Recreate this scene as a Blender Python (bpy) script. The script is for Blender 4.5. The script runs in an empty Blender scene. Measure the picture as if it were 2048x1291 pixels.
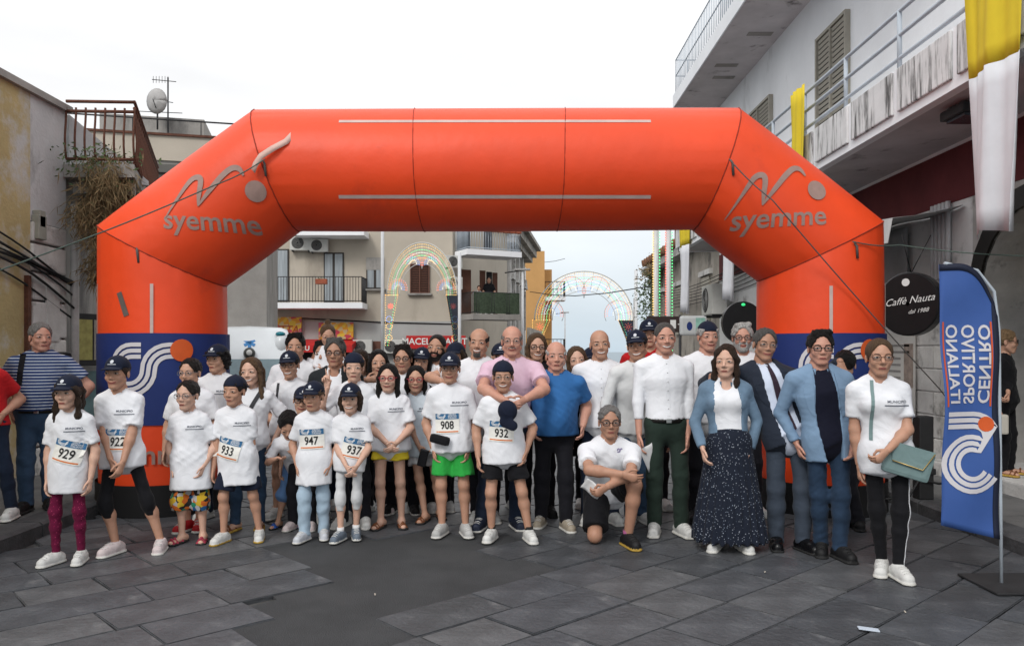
import bpy, bmesh, math, random
import numpy as np
from mathutils import Vector, Matrix
from mathutils.bvhtree import BVHTree
R = math.radians
scene = bpy.context.scene
COL = scene.collection
# ------------------------------------------------------------------ camera, sky, sun, exposure
FPX, CX, HY, HC = 1600.0, 1024.0, 700.0, 1.56          # focal length in photo pixels, centre column, horizon row, eye height
cam_d = bpy.data.cameras.new('camera'); cam = bpy.data.objects.new('camera', cam_d); COL.objects.link(cam)
cam.location = (0, 0, HC); cam.rotation_euler = (R(90), 0, 0)
cam_d.sensor_width = 36; cam_d.lens = 36 * FPX / 2048; cam_d.clip_end = 6000; cam_d.clip_start = .1
cam_d.shift_y = (HY - 645.5) / 2048
scene.camera = cam
w = bpy.data.worlds.new('World'); scene.world = w; w.use_nodes = True
nt = w.node_tree; nt.nodes.clear()
def wn(t, **k):
    n = nt.nodes.new(t)
    for a, b in k.items(): setattr(n, a, b)
    return n
SUN_EL, SUN_AZ = 40, 205       # sun behind thin cloud, behind and left of the photographer
sky = wn('ShaderNodeTexSky', sky_type='NISHITA', sun_disc=False, sun_elevation=R(SUN_EL), sun_rotation=R(SUN_AZ), air_density=1.0, dust_density=3.0)
hs = wn('ShaderNodeHueSaturation'); hs.inputs['Saturation'].default_value = .35
nt.links.new(sky.outputs[0], hs.inputs['Color'])
bg = wn('ShaderNodeBackground'); bg.inputs[1].default_value = .10
# even cloud cover over the whole sky, a little thinner and bluer low down
geo = wn('ShaderNodeTexCoord'); sep = wn('ShaderNodeSeparateXYZ'); nt.links.new(geo.outputs['Generated'], sep.inputs[0])
ramp = wn('ShaderNodeValToRGB'); e = ramp.color_ramp.elements
e[0].position = 0.0; e[0].color = (7.0, 8.3, 9.3, 1); e[1].position = .26; e[1].color = (11.6, 11.65, 11.75, 1)
m_ = e.new(.12); m_.color = (9.6, 10.3, 10.8, 1); m2_ = e.new(1.0); m2_.color = (16.5, 16.6, 17.0, 1)
nt.links.new(sep.outputs['Z'], ramp.inputs[0])
nz = wn('ShaderNodeTexNoise'); nz.inputs['Scale'].default_value = 3.0; nz.inputs['Detail'].default_value = 5
mp = wn('ShaderNodeMapping'); mp.inputs['Scale'].default_value = (1, 1, 3.5)
nt.links.new(geo.outputs['Generated'], mp.inputs[0]); nt.links.new(mp.outputs[0], nz.inputs['Vector'])
cl = wn('ShaderNodeMapRange'); cl.inputs[1].default_value = .3; cl.inputs[2].default_value = .7; cl.inputs[3].default_value = .90; cl.inputs[4].default_value = 1.07
nt.links.new(nz.outputs[0], cl.inputs[0])
mul = wn('ShaderNodeMixRGB', blend_type='MULTIPLY'); mul.inputs[0].default_value = 1
nt.links.new(ramp.outputs[0], mul.inputs[1]); nt.links.new(cl.outputs[0], mul.inputs[2])
mix = wn('ShaderNodeMixRGB'); mix.inputs[0].default_value = .85
nt.links.new(hs.outputs[0], mix.inputs[1]); nt.links.new(mul.outputs[0], mix.inputs[2])
nt.links.new(mix.outputs[0], bg.inputs[0])
out = wn('ShaderNodeOutputWorld'); nt.links.new(bg.outputs[0], out.inputs[0])
sd = bpy.data.lights.new('sun', 'SUN'); sd.energy = 1.45; sd.angle = R(15); sd.color = (1, .97, .93)
so = bpy.data.objects.new('sun', sd); COL.objects.link(so)
so.rotation_euler = (R(90 - SUN_EL), 0, R(-25))
scene.view_settings.view_transform = 'Standard'; scene.view_settings.look = 'None'
scene.view_settings.exposure = 0.0; scene.view_settings.gamma = 1
scene.view_settings.use_curve_mapping = False

# ------------------------------------------------------------------ helpers
def at(px, py, D):
    return Vector(((px - CX) / FPX * D, D, HC + (HY - py) / FPX * D))
def gD(py, z=0.0):
    return (HC - z) * FPX / (py - HY)
MATS = {}
def mat(name, col, rough=.7, var=.12, vscale=6.0, bump=0.0, bscale=40.0, metal=0.0, emit=0.0, spec=.3, stretch=None, stain=None, sheen=0.0, alpha=1.0, trans=0.0):
    if name in MATS: return MATS[name]
    m = bpy.data.materials.new(name); m.use_nodes = True; n = m.node_tree.nodes; l = m.node_tree.links
    b = n['Principled BSDF']; b.inputs['Roughness'].default_value = rough; b.inputs['Metallic'].default_value = metal
    b.inputs['Specular IOR Level'].default_value = spec
    tc = n.new('ShaderNodeTexCoord'); mpn = n.new('ShaderNodeMapping'); l.new(tc.outputs['Object'], mpn.inputs[0])
    if stretch: mpn.inputs['Scale'].default_value = stretch
    c3 = Vector(col[:3])
    if var > 0:
        nz = n.new('ShaderNodeTexNoise'); nz.inputs['Scale'].default_value = vscale; nz.inputs['Detail'].default_value = 6; nz.inputs['Roughness'].default_value = .6
        l.new(mpn.outputs[0], nz.inputs['Vector'])
        rp = n.new('ShaderNodeValToRGB'); l.new(nz.outputs[0], rp.inputs[0])
        rp.color_ramp.elements[0].position = .3; rp.color_ramp.elements[1].position = .7
        lo = c3 * (1 - var); hi = c3 * (1 + var)
        rp.color_ramp.elements[0].color = (*lo, 1); rp.color_ramp.elements[1].color = (*hi, 1)
        co = rp.outputs[0]
        if stain:                                            # (colour, scale, threshold, stretch)
            n2 = n.new('ShaderNodeTexNoise'); n2.inputs['Scale'].default_value = stain[1]; n2.inputs['Detail'].default_value = 8; n2.inputs['Roughness'].default_value = .65
            mp2 = n.new('ShaderNodeMapping'); mp2.inputs['Scale'].default_value = stain[3] if len(stain) > 3 else (1, 1, 1)
            l.new(tc.outputs['Object'], mp2.inputs[0]); l.new(mp2.outputs[0], n2.inputs['Vector'])
            r2 = n.new('ShaderNodeValToRGB'); l.new(n2.outputs[0], r2.inputs[0])
            r2.color_ramp.elements[0].position = stain[2]; r2.color_ramp.elements[1].position = min(1, stain[2] + .14)
            mx = n.new('ShaderNodeMixRGB'); l.new(r2.outputs[0], mx.inputs[0]); l.new(co, mx.inputs[1]); mx.inputs[2].default_value = (*stain[0], 1)
            co = mx.outputs[0]
        l.new(co, b.inputs['Base Color'])
    else:
        b.inputs['Base Color'].default_value = (*c3, 1)
    if bump > 0:
        nb = n.new('ShaderNodeTexNoise'); nb.inputs['Scale'].default_value = bscale; nb.inputs['Detail'].default_value = 5
        l.new(mpn.outputs[0], nb.inputs['Vector'])
        bp = n.new('ShaderNodeBump'); bp.inputs['Strength'].default_value = bump; bp.inputs['Distance'].default_value = .02
        l.new(nb.outputs[0], bp.inputs['Height']); l.new(bp.outputs[0], b.inputs['Normal'])
    if emit > 0:
        b.inputs['Emission Color'].default_value = (*c3, 1); b.inputs['Emission Strength'].default_value = emit
    if sheen > 0: b.inputs['Sheen Weight'].default_value = sheen
    if trans > 0: b.inputs['Transmission Weight'].default_value = trans
    if alpha < 1: b.inputs['Alpha'].default_value = alpha
    MATS[name] = m; return m
def link(o, parent=None):
    COL.objects.link(o)
    if parent: o.parent = parent
    return o
def tag(o, label=None, cat=None, group=None, kind=None):
    if label: o['label'] = label
    if cat: o['category'] = cat
    if group: o['group'] = group
    if kind: o['kind'] = kind
    return o
def empty(name, loc, label=None, cat=None, group=None):
    o = bpy.data.objects.new(name, None); o.empty_display_size = .1; COL.objects.link(o); o.location = loc
    return tag(o, label, cat, group)
def npmesh(name, V, Q, mats, smooth=True, mi=None):
    me = bpy.data.meshes.new(name); V = np.asarray(V, np.float32); Q = np.asarray(Q, np.int32)
    me.vertices.add(len(V)); me.vertices.foreach_set('co', V.ravel())
    k = Q.shape[1]; me.loops.add(len(Q) * k); me.loops.foreach_set('vertex_index', Q.ravel())
    me.polygons.add(len(Q)); me.polygons.foreach_set('loop_start', np.arange(0, len(Q) * k, k, dtype=np.int32))
    if mi is not None: me.polygons.foreach_set('material_index', np.asarray(mi, np.int32))
    me.polygons.foreach_set('use_smooth', np.full(len(Q), smooth))
    for m in (mats if isinstance(mats, (list, tuple)) else [mats]): me.materials.append(m)
    me.update(calc_edges=True); me.validate(); return me
class MB:
    """collects simple shapes (in the parent's space) and links them as one mesh object"""
    def __init__(s): s.v = []; s.f = []; s.sm = []
    def add(s, V, F, smooth=False):
        o = len(s.v); s.v += [tuple(p) for p in V]; s.f += [tuple(i + o for i in f) for f in F]; s.sm += [smooth] * len(F); return s
    def box(s, x0, x1, y0, y1, z0, z1, M=None):
        V = [Vector((x, y, z)) for x in (x0, x1) for y in (y0, y1) for z in (z0, z1)]
        if M is not None: V = [M @ p for p in V]
        return s.add(V, [(0, 1, 3, 2), (4, 6, 7, 5), (0, 4, 5, 1), (2, 3, 7, 6), (0, 2, 6, 4), (1, 5, 7, 3)])
    def bbox(s, x0, x1, y0, y1, z0, z1, b=.01, M=None):
        bm = bmesh.new(); bmesh.ops.create_cube(bm, size=1)
        for p in bm.verts: p.co = Vector(((x0 + x1) / 2 + p.co.x * (x1 - x0), (y0 + y1) / 2 + p.co.y * (y1 - y0), (z0 + z1) / 2 + p.co.z * (z1 - z0)))
        bmesh.ops.bevel(bm, geom=bm.edges[:], offset=b, segments=2, affect='EDGES', profile=.6)
        bm.verts.index_update()
        V = [(M @ p.co if M is not None else p.co.copy()) for p in bm.verts]; F = [[q.index for q in f.verts] for f in bm.faces]; bm.free()
        return s.add(V, F)
    def tube(s, pts, r, n=8, caps=True, smooth=True):
        pts = [Vector(p) for p in pts]; rs = r if isinstance(r, (list, tuple)) else [r] * len(pts)
        V = []; F = []; up = Vector((0, 0, 1)); prev = None
        for i, p in enumerate(pts):
            t = (pts[min(i + 1, len(pts) - 1)] - pts[max(i - 1, 0)]).normalized()
            if prev is None:
                a = up if abs(t.z) < .9 else Vector((1, 0, 0)); u = t.cross(a).normalized()
            else:
                u = (prev - t * prev.dot(t)).normalized()
            prev = u; v = t.cross(u)
            for k in range(n):
                a = 2 * math.pi * k / n; V.append(p + (u * math.cos(a) + v * math.sin(a)) * rs[i])
        for i in range(len(pts) - 1):
            for k in range(n): F.append((i * n + k, i * n + (k + 1) % n, (i + 1) * n + (k + 1) % n, (i + 1) * n + k))
        s.add(V, F, smooth)
        if caps:
            o = len(s.v) - len(V); s.f += [tuple(o + k for k in range(n))[::-1], tuple(o + (len(pts) - 1) * n + k for k in range(n))]; s.sm += [False, False]
        return s
    def prism(s, poly, ext, M=None):
        """poly: 3d points of a planar outline; ext: extrusion vector"""
        n = len(poly); V = [Vector(p) for p in poly] + [Vector(p) + Vector(ext) for p in poly]
        if M is not None: V = [M @ p for p in V]
        return s.add(V, [tuple(range(n))[::-1], tuple(range(n, 2 * n))] + [(i, (i + 1) % n, n + (i + 1) % n, n + i) for i in range(n)])
    def grid(s, P, smooth=True):
        a, b = len(P), len(P[0])
        return s.add([p for r in P for p in r], [(i * b + j, i * b + j + 1, (i + 1) * b + j + 1, (i + 1) * b + j) for i in range(a - 1) for j in range(b - 1)], smooth)
    def sphere(s, c, r, n=10, m=6, M=None):
        rx, ry, rz = r if isinstance(r, (tuple, list)) else (r, r, r); V = []; F = []
        for i in range(m + 1):
            th = math.pi * i / m
            for k in range(n):
                a = 2 * math.pi * k / n
                q = Vector((rx * math.sin(th) * math.cos(a), ry * math.sin(th) * math.sin(a), rz * math.cos(th)))
                V.append(Vector(c) + (M @ q if M is not None else q))
        for i in range(m):
            for k in range(n): F.append((i * n + k, (i + 1) * n + k, (i + 1) * n + (k + 1) % n, i * n + (k + 1) % n))
        return s.add(V, F, True)
    def build(s, name, m, parent=None, solid=0.0):
        me = bpy.data.meshes.new(name); me.from_pydata(s.v, [], s.f); me.update()
        me.polygons.foreach_set('use_smooth', s.sm)
        bm = bmesh.new(); bm.from_mesh(me); bmesh.ops.recalc_face_normals(bm, faces=bm.faces[:]); bm.to_mesh(me); bm.free()
        me.materials.append(m); o = bpy.data.objects.new(name, me); link(o, parent)
        if solid:
            md = o.modifiers.new('thick', 'SOLIDIFY'); md.thickness = solid; md.offset = 0
        return o
def text_mesh(body, size=1.0, font_shear=0.0, bold=0.0, xs=1.0, align='CENTER'):
    cu = bpy.data.curves.new('txt', 'FONT'); cu.body = body; cu.size = size; cu.shear = font_shear; cu.offset = bold; cu.align_x = align; cu.align_y = 'CENTER'; cu.resolution_u = 3
    o = bpy.data.objects.new('txt', cu); COL.objects.link(o)
    dg = bpy.context.evaluated_depsgraph_get(); me = bpy.data.meshes.new_from_object(o.evaluated_get(dg))
    bpy.data.objects.remove(o)
    V = [(p.co.x * xs, p.co.y) for p in me.vertices]; F = [tuple(f.vertices) for f in me.polygons]
    bpy.data.meshes.remove(me); return V, F
TXT = {}
def text_fine(body, size, edge=.03, **k):
    """lettering outline, cut fine enough to follow a curved surface"""
    key = (body, size, edge, tuple(k.items()))
    if key in TXT: return TXT[key]
    V, F = text_mesh(body, size, **k)
    bm = bmesh.new(); vs = [bm.verts.new((x, y, 0)) for x, y in V]
    for f in F:
        try: bm.faces.new([vs[i] for i in f])
        except ValueError: pass
    bmesh.ops.triangulate(bm, faces=bm.faces[:])
    for _ in range(4):
        long = [e for e in bm.edges if e.calc_length() > edge]
        if not long: break
        bmesh.ops.subdivide_edges(bm, edges=long, cuts=1); bmesh.ops.triangulate(bm, faces=bm.faces[:])
    bm.verts.index_update()
    r = ([(p.co.x, p.co.y) for p in bm.verts], [tuple(q.index for q in f.verts) for f in bm.faces]); bm.free()
    TXT[key] = r; return r
def bvh_of(ob_or_mesh):
    me = ob_or_mesh.data if hasattr(ob_or_mesh, 'data') else ob_or_mesh
    return BVHTree.FromPolygons([v.co.copy() for v in me.vertices], [tuple(p.vertices) for p in me.polygons])
def decal(name, V2, F, o, u, v, dirn, bvh, off, m, parent, fall=0.0):
    """lays flat print (points in u,v about o) on a surface: rays along dirn, lifted by off"""
    o = Vector(o); u = Vector(u); v = Vector(v); d = Vector(dirn).normalized(); P = []; last = None
    for a, b in V2:
        q = o + u * a + v * b
        h = bvh.ray_cast(q - d * .6, d, 1.6)
        if h[0] is not None: last = (h[0] - q).dot(d); P.append(h[0] - d * off)
        else: P.append(q + d * ((last if last is not None else fall) - off))
    mb = MB(); mb.add(P, F, True); me = bpy.data.meshes.new(name); me.from_pydata(mb.v, [], mb.f); me.update(); me.materials.append(m)
    ob = bpy.data.objects.new(name, me); return link(ob, parent)
def gridquads(w, h, nx, ny, x0=0, y0=0):
    V = [(x0 - w / 2 + w * i / nx, y0 - h / 2 + h * j / ny) for j in range(ny + 1) for i in range(nx + 1)]
    F = [(j * (nx + 1) + i, j * (nx + 1) + i + 1, (j + 1) * (nx + 1) + i + 1, (j + 1) * (nx + 1) + i) for j in range(ny) for i in range(nx)]
    return V, F
def band2d(path, wdt):
    """a ribbon of constant width along a 2-d path"""
    V = []; n = len(path)
    for i, (x, y) in enumerate(path):
        x0, y0 = path[max(i - 1, 0)]; x1, y1 = path[min(i + 1, n - 1)]; L = math.hypot(x1 - x0, y1 - y0) or 1
        nx, ny = -(y1 - y0) / L, (x1 - x0) / L; ww = wdt[i] if isinstance(wdt, list) else wdt
        V += [(x + nx * ww / 2, y + ny * ww / 2), (x - nx * ww / 2, y - ny * ww / 2)]
    return V, [(2 * i, 2 * i + 1, 2 * i + 3, 2 * i + 2) for i in range(n - 1)]
def disc2d(cx, cy, r, n=20, rings=3):
    V = [(cx, cy)]; F = []
    for k in range(1, rings + 1):
        for i in range(n): a = 2 * math.pi * i / n; V.append((cx + r * k / rings * math.cos(a), cy + r * k / rings * math.sin(a)))
    for i in range(n): F.append((0, 1 + i, 1 + (i + 1) % n))
    for k in range(rings - 1):
        for i in range(n): a = 1 + k * n; F.append((a + i, a + n + i, a + n + (i + 1) % n, a + (i + 1) % n))
    return V, F
# ------------------------------------------------------------------ distance-field modelling (continuous bodies and cloth)
class Field:
    def __init__(s, lo, hi, h):
        s.h = h; s.lo = np.array(lo, np.float32); n = np.ceil((np.array(hi) - s.lo) / h).astype(int) + 2
        s.n = n; s.F = np.full(n, .5, np.float32); s.ax = [s.lo[i] + h * np.arange(n[i], dtype=np.float32) for i in range(3)]
    def sub(s, lo, hi):
        sl = []
        for i in range(3):
            a = int(max(0, math.floor((lo[i] - s.lo[i]) / s.h))); b = int(min(s.n[i], math.ceil((hi[i] - s.lo[i]) / s.h) + 1))
            if b <= a: return None
            sl.append(slice(a, b))
        return tuple(sl), s.ax[0][sl[0]][:, None, None], s.ax[1][sl[1]][None, :, None], s.ax[2][sl[2]][None, None, :]
    def put(s, sl, d, k, op):
        A = s.F[sl]
        if op == 'sub': s.F[sl] = np.maximum(A, -d)
        else:
            h = np.clip(.5 + .5 * (d - A) / k, 0, 1); s.F[sl] = d * (1 - h) + A * h - k * h * (1 - h)
    def cone(s, a, b, ra, rb, k=.02, w=None, fl=1.0, op='add', cap=0):
        a = np.array(a, float); b = np.array(b, float); m = max(ra, rb) * max(1, fl) + k + 2 * s.h
        q = s.sub(np.minimum(a, b) - m, np.maximum(a, b) + m)
        if q is None: return s
        sl, X, Y, Z = q; ab = b - a; L2 = max(ab @ ab, 1e-9)
        X = X - a[0]; Y = Y - a[1]; Z = Z - a[2]
        tu = (X * ab[0] + Y * ab[1] + Z * ab[2]) / L2; t = np.clip(tu, 0, 1); tc = t
        if cap & 1: tc = np.minimum(tu, 1) if not cap & 2 else tu
        elif cap & 2: tc = np.maximum(tu, 0)
        X = X - tc * ab[0]; Y = Y - tc * ab[1]; Z = Z - tc * ab[2]
        d2 = X * X + Y * Y + Z * Z
        if w is not None:
            c = X * w[0] + Y * w[1] + Z * w[2]; d2 = d2 + c * c * (1 / fl ** 2 - 1)
        r = ra + t * (rb - ra); d = np.sqrt(np.maximum(d2, 0)) - r
        if fl < 1: d = d * (.5 + .5 * fl)
        L = math.sqrt(L2)
        if cap & 1: d = np.maximum(d, -tu * L)
        if cap & 2: d = np.maximum(d, (tu - 1) * L)
        s.put(sl, d.astype(np.float32), k, op); return s
    def ell(s, c, r, k=.02, M=None, op='add'):
        c = np.array(c, float); r = np.array(r, float); m = r.max() + k + 2 * s.h
        q = s.sub(c - m, c + m)
        if q is None: return s
        sl, X, Y, Z = q; X = X - c[0]; Y = Y - c[1]; Z = Z - c[2]
        if M is not None: X, Y, Z = (M[0][0] * X + M[0][1] * Y + M[0][2] * Z), (M[1][0] * X + M[1][1] * Y + M[1][2] * Z), (M[2][0] * X + M[2][1] * Y + M[2][2] * Z)
        k0 = np.sqrt((X / r[0]) ** 2 + (Y / r[1]) ** 2 + (Z / r[2]) ** 2); k1 = np.sqrt((X / r[0] ** 2) ** 2 + (Y / r[1] ** 2) ** 2 + (Z / r[2] ** 2) ** 2)
        d = np.where(k1 > 1e-6, k0 * (k0 - 1) / np.maximum(k1, 1e-6), -r.min())
        s.put(sl, d.astype(np.float32), k, op); return s
    def xyz(s): return s.ax[0][:, None, None], s.ax[1][None, :, None], s.ax[2][None, None, :]
    def plane(s, p, nrm):
        """keep what lies behind the plane"""
        X, Y, Z = s.xyz(); s.F = np.maximum(s.F, ((X - p[0]) * nrm[0] + (Y - p[1]) * nrm[1] + (Z - p[2]) * nrm[2]).astype(np.float32)); return s
    def wave(s, amp, lam, rnd, n=5, squash=(1, 1, .35), mask=None):
        X, Y, Z = s.xyz(); W = 0
        for i in range(n):
            d = np.array([rnd.gauss(0, 1) * squash[0], rnd.gauss(0, 1) * squash[1], rnd.gauss(0, 1) * squash[2]]); d /= np.linalg.norm(d)
            kk = 2 * math.pi / (lam * rnd.uniform(.65, 1.5)); ph = rnd.uniform(0, 6.3)
            W = W + np.sin((X * d[0] + Y * d[1] + Z * d[2]) * kk + ph)
        s.F = s.F + (amp / math.sqrt(n) * W * (1 if mask is None else mask)).astype(np.float32); return s
    def crease(s, amp, lam, rnd, n, wa, N):
        """sharp-edged folds: hanging ones low down, slanting ones at the chest"""
        X, Y, Z = s.xyz(); W = 0; u = np.clip((Z - wa[2]) / max(.05, N[2] - wa[2]), -.6, 1)
        for i in range(n):
            sl = rnd.uniform(-.9, .9); kk = 2 * math.pi / (lam * rnd.uniform(.8, 1.7)); ph = rnd.uniform(0, 6.3); wob = rnd.uniform(.015, .04)
            q = np.sin((X + .5 * Y + sl * Z * (.4 + .6 * u) + wob * np.sin(Z * 17 + ph)) * kk + ph); W = W + (np.abs(q) - .6) * (.55 + .45 * np.sin(Z * 6 + ph * 3))
        s.F = s.F + (amp / math.sqrt(n) * W).astype(np.float32); return s
    def mesh(s):
        F = s.F; F[0] = F[-1] = .1; F[:, 0] = F[:, -1] = .1; F[:, :, 0] = F[:, :, -1] = .1
        S = F < 0; c = np.zeros(np.array(F.shape) - 1, np.int8)
        for i in (0, 1):
            for j in (0, 1):
                for k in (0, 1): c += S[i:F.shape[0] - 1 + i, j:F.shape[1] - 1 + j, k:F.shape[2] - 1 + k]
        I, J, K = np.nonzero((c > 0) & (c < 8)); n = len(I); idx = np.full(c.shape, -1, np.int32); idx[I, J, K] = np.arange(n)
        P = np.zeros((n, 3), np.float32); cnt = np.zeros(n, np.float32)
        cs = [(a, b, d) for a in (0, 1) for b in (0, 1) for d in (0, 1)]
        for p in cs:
            for ax in range(3):
                if p[ax]: continue
                q = list(p); q[ax] = 1
                fa = F[I + p[0], J + p[1], K + p[2]]; fb = F[I + q[0], J + q[1], K + q[2]]; x = (fa < 0) != (fb < 0)
                t = np.where(x, fa / np.where(x, fa - fb, 1), 0)
                for d in range(3): P[:, d] += np.where(x, p[d] + (t if d == ax else 0), 0)
                cnt += x
        P = (P / cnt[:, None] + np.stack([I, J, K], 1)) * s.h + s.lo
        Q = []
        for ax in range(3):
            a = [slice(1, -1)] * 3; b = [slice(1, -1)] * 3; a[ax] = slice(0, -1); b[ax] = slice(1, None)
            A = S[tuple(a)]; B = S[tuple(b)]; g = np.nonzero(A != B); fl = A[g]
            g = [x + (0 if i == ax else 1) for i, x in enumerate(g)]; o1, o2 = [(1, 2), (2, 0), (0, 1)][ax]
            def cell(d1, d2):
                h = list(g); h[o1] = h[o1] - d1; h[o2] = h[o2] - d2; return idx[h[0], h[1], h[2]]
            q = np.stack([cell(1, 1), cell(0, 1), cell(0, 0), cell(1, 0)], 1); q[~fl] = q[~fl][:, ::-1]; Q.append(q)
        Q = np.concatenate(Q) if Q else np.zeros((0, 4), np.int32)
        return P, Q[(Q >= 0).all(1)]
# ------------------------------------------------------------------ setting: street, pavements, terrain
def gz(y): return 0.0 if y < 9 else (-(y - 9) * .056 if y < 70 else -3.416 - (y - 70) * .03)      # the street falls away towards the sea
M_ASPH = mat('asphalt', (.056, .058, .061), .8, .22, 2.2, .7, 160, stain=((.066, .067, .069), 1.1, .55))
M_BASALT = [mat('basalt_%d' % i, c, .48, .34, 3.2, .55, 24, spec=.45, stain=((.15, .153, .158), 4.2, .58)) for i, c in enumerate(((.074, .078, .085), (.058, .062, .068), (.090, .093, .098), (.066, .071, .079)))]
M_JOINT = mat('joint_dirt', (.075, .074, .072), .95, .4, 9, .6, 60)
def street_material():
    m = mat('far_paving', (.055, .057, .062), .6, .25, 4, .3, 30); n = m.node_tree.nodes; l = m.node_tree.links; b = n['Principled BSDF']
    tc = n.new('ShaderNodeTexCoord'); mp_ = n.new('ShaderNodeMapping'); mp_.inputs['Rotation'].default_value = (0, 0, R(43)); l.new(tc.outputs['Object'], mp_.inputs[0])
    br = n.new('ShaderNodeTexBrick'); br.inputs['Scale'].default_value = 1; br.inputs['Brick Width'].default_value = .78; br.inputs['Row Height'].default_value = .46; br.inputs['Mortar Size'].default_value = .012
    br.inputs['Color1'].default_value = (.05, .053, .058, 1); br.inputs['Color2'].default_value = (.066, .068, .072, 1); br.inputs['Mortar'].default_value = (.025, .024, .023, 1)
    l.new(mp_.outputs[0], br.inputs['Vector']); l.new(br.outputs[0], b.inputs['Base Color']); return m
M_FARPAVE = street_material()
rows = []
ys = [-6, 0, 9, 12, 16, 20, 26, 32, 40, 50, 60, 70, 90, 120, 200]
mb = MB(); mb.grid([[(x, y, gz(y) - .03) for x in (-60, -20, -8, 0, 8, 20, 60)] for y in ys], False)
street = tag(mb.build('street', M_JOINT), kind='structure')
mb = MB(); mb.grid([[(x, y, gz(y) - .004) for x in (-5.5, -2, 0, 2, 5.5)] for y in (14, 16, 20, 26, 32, 40, 50, 60, 70, 90, 120)], False)
o = mb.build('far_paving', M_FARPAVE, street)
mb = MB(); mb.box(-900, 900, 200, 4000, -9, -8); tag(mb.build('sea', mat('sea', (.10, .16, .20), .3, .1, .02)), kind='structure')
# paving slabs laid on the diagonal, one object each
rnd = random.Random(5)
def slab_mesh(i, w_, l_):
    bm = bmesh.new(); bmesh.ops.create_cube(bm, size=1)
    for p in bm.verts: p.co = Vector((p.co.x * w_ + rnd.uniform(-.008, .008), p.co.y * l_ + rnd.uniform(-.008, .008), p.co.z * .06 - .03))
    bmesh.ops.bevel(bm, geom=[e for e in bm.edges if all(v.co.z > -.03 for v in e.verts)], offset=.006, segments=2, affect='EDGES')
    me = bpy.data.meshes.new('paving_slab'); bm.to_mesh(me); bm.free(); me.materials.append(M_BASALT[i % 4]); return me
SL = [slab_mesh(i, ww - .009, .41 - .009) for i, ww in enumerate((.66, .52, .78, .62, .56, .72, .48, .84))]; SW = (.66, .52, .78, .62, .56, .72, .48, .84)
AS = [(395, 1310), (420, 1240), (600, 1190), (560, 1150), (520, 1115), (640, 1085), (760, 1070), (960, 1072), (1010, 1120), (1040, 1140), (950, 1175), (820, 1210), (880, 1245), (785, 1275), (800, 1310)]
ASW = [(at(x, y, gD(y)).x, gD(y)) for x, y in AS]
def inside(x, y, poly):
    c = False; n = len(poly)
    for i in range(n):
        (x0, y0), (x1, y1) = poly[i], poly[(i + 1) % n]
        if (y0 > y) != (y1 > y) and x < (x1 - x0) * (y - y0) / (y1 - y0) + x0: c = not c
    return c
acx = sum(p[0] for p in ASW) / len(ASW); acy = sum(p[1] for p in ASW) / len(ASW)
mb = MB(); mb.prism([(acx + (x - acx) * 1.3, acy + (y - acy) * 1.22, -.029) for x, y in ASW], (0, 0, .021)); mb.build('asphalt_patch', M_ASPH, street)
ca, sa = math.cos(R(43)), math.sin(R(43)); cand = []
for r_ in range(-34, 46):
    u = -12 + rnd.uniform(0, .6)
    while u < 16:
        k = rnd.randrange(8); uc_ = u + SW[k] / 2; v = r_ * .41
        x, y = uc_ * ca - v * sa, uc_ * sa + v * ca + 4
        u += SW[k]
        if 3.2 < y < 14.3 and abs(x) < 4.1 + (.0 if y < 9 else .5) and abs(x) < y * .70 + .5 and not inside(x, y, ASW): cand.append((y, x, k))
cand.sort()
print('slabs', len(cand))
for j, (y, x, k) in enumerate(cand[:300]):
    o = bpy.data.objects.new('paving_slab', SL[k]); o.location = (x, y, gz(y) + rnd.uniform(-.003, .003)); o.matrix_world = Matrix.Translation((x, y, gz(y) + rnd.uniform(-.003, .003))) @ Matrix.Rotation(-math.atan(.056) if y > 9.2 else 0, 4, 'X') @ Matrix.Rotation(R(43), 4, 'Z') @ Matrix.Rotation(R(rnd.uniform(-.3, .3)), 4, 'X'); link(o, street)
mb = MB()
for (y, x, k) in cand[300:]:
    M = Matrix.Translation((x, y, gz(y))) @ Matrix.Rotation(R(43), 4, 'Z'); mb.box(-SW[k] / 2 + .011, SW[k] / 2 - .011, -.2, .2, -.05, 0, M)
if cand[300:]: tag(mb.build('far_slabs', M_BASALT[0], street), kind='stuff')
# pavements with basalt kerbs
M_PAVE = mat('pavement_grey', (.125, .124, .122), .8, .2, 3, .3, 60, stain=((.05, .05, .05), 2.2, .56)); M_KERB = mat('kerb_basalt', (.062, .063, .066), .7, .3, 6, .5, 30)
def pavement(name, s, edge):
    e = empty(name, (0, 0, 0)); tag(e, kind='structure')
    mb = MB(); ys_ = [-1, 2, 4, 6, 8, 9, 12, 16, 22, 30, 45, 70]
    mb.grid([[(s * edge(y) , y, gz(y) + zz) if q else (s * (edge(y) + 6.5), y, gz(y) + zz) for q, zz in ((1, .118), (0, .13))] for y in ys_], False); mb.build('paving', M_PAVE, e)
    y = 1.0
    while y < 30:
        L_ = .95 if y < 12 else 2.5; mb = MB(); p0, p1 = edge(y + .012), edge(y + L_ - .012)
        a, b = (y + .012, y + L_ - .012); V = []
        for (yy, ee) in ((a, p0), (b, p1)):
            for (dx, zz) in ((0, -.05), (-.02 * 0, .10), (.03, .125), (.26, .125), (.26, -.05)): V.append((s * (ee + dx - .12), yy, gz(yy) + zz))
        mb.add(V, [(0, 1, 6, 5), (1, 2, 7, 6), (2, 3, 8, 7), (3, 4, 9, 8), (4, 0, 5, 9), (0, 4, 3, 2, 1), (5, 6, 7, 8, 9)]); mb.build('kerb_stone', M_KERB, e); y += L_
    return e
pavement('left_pavement', -1, lambda y: 4.05 + .02 * max(0, y - 8) + max(0, y - 12) * .08)
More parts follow.
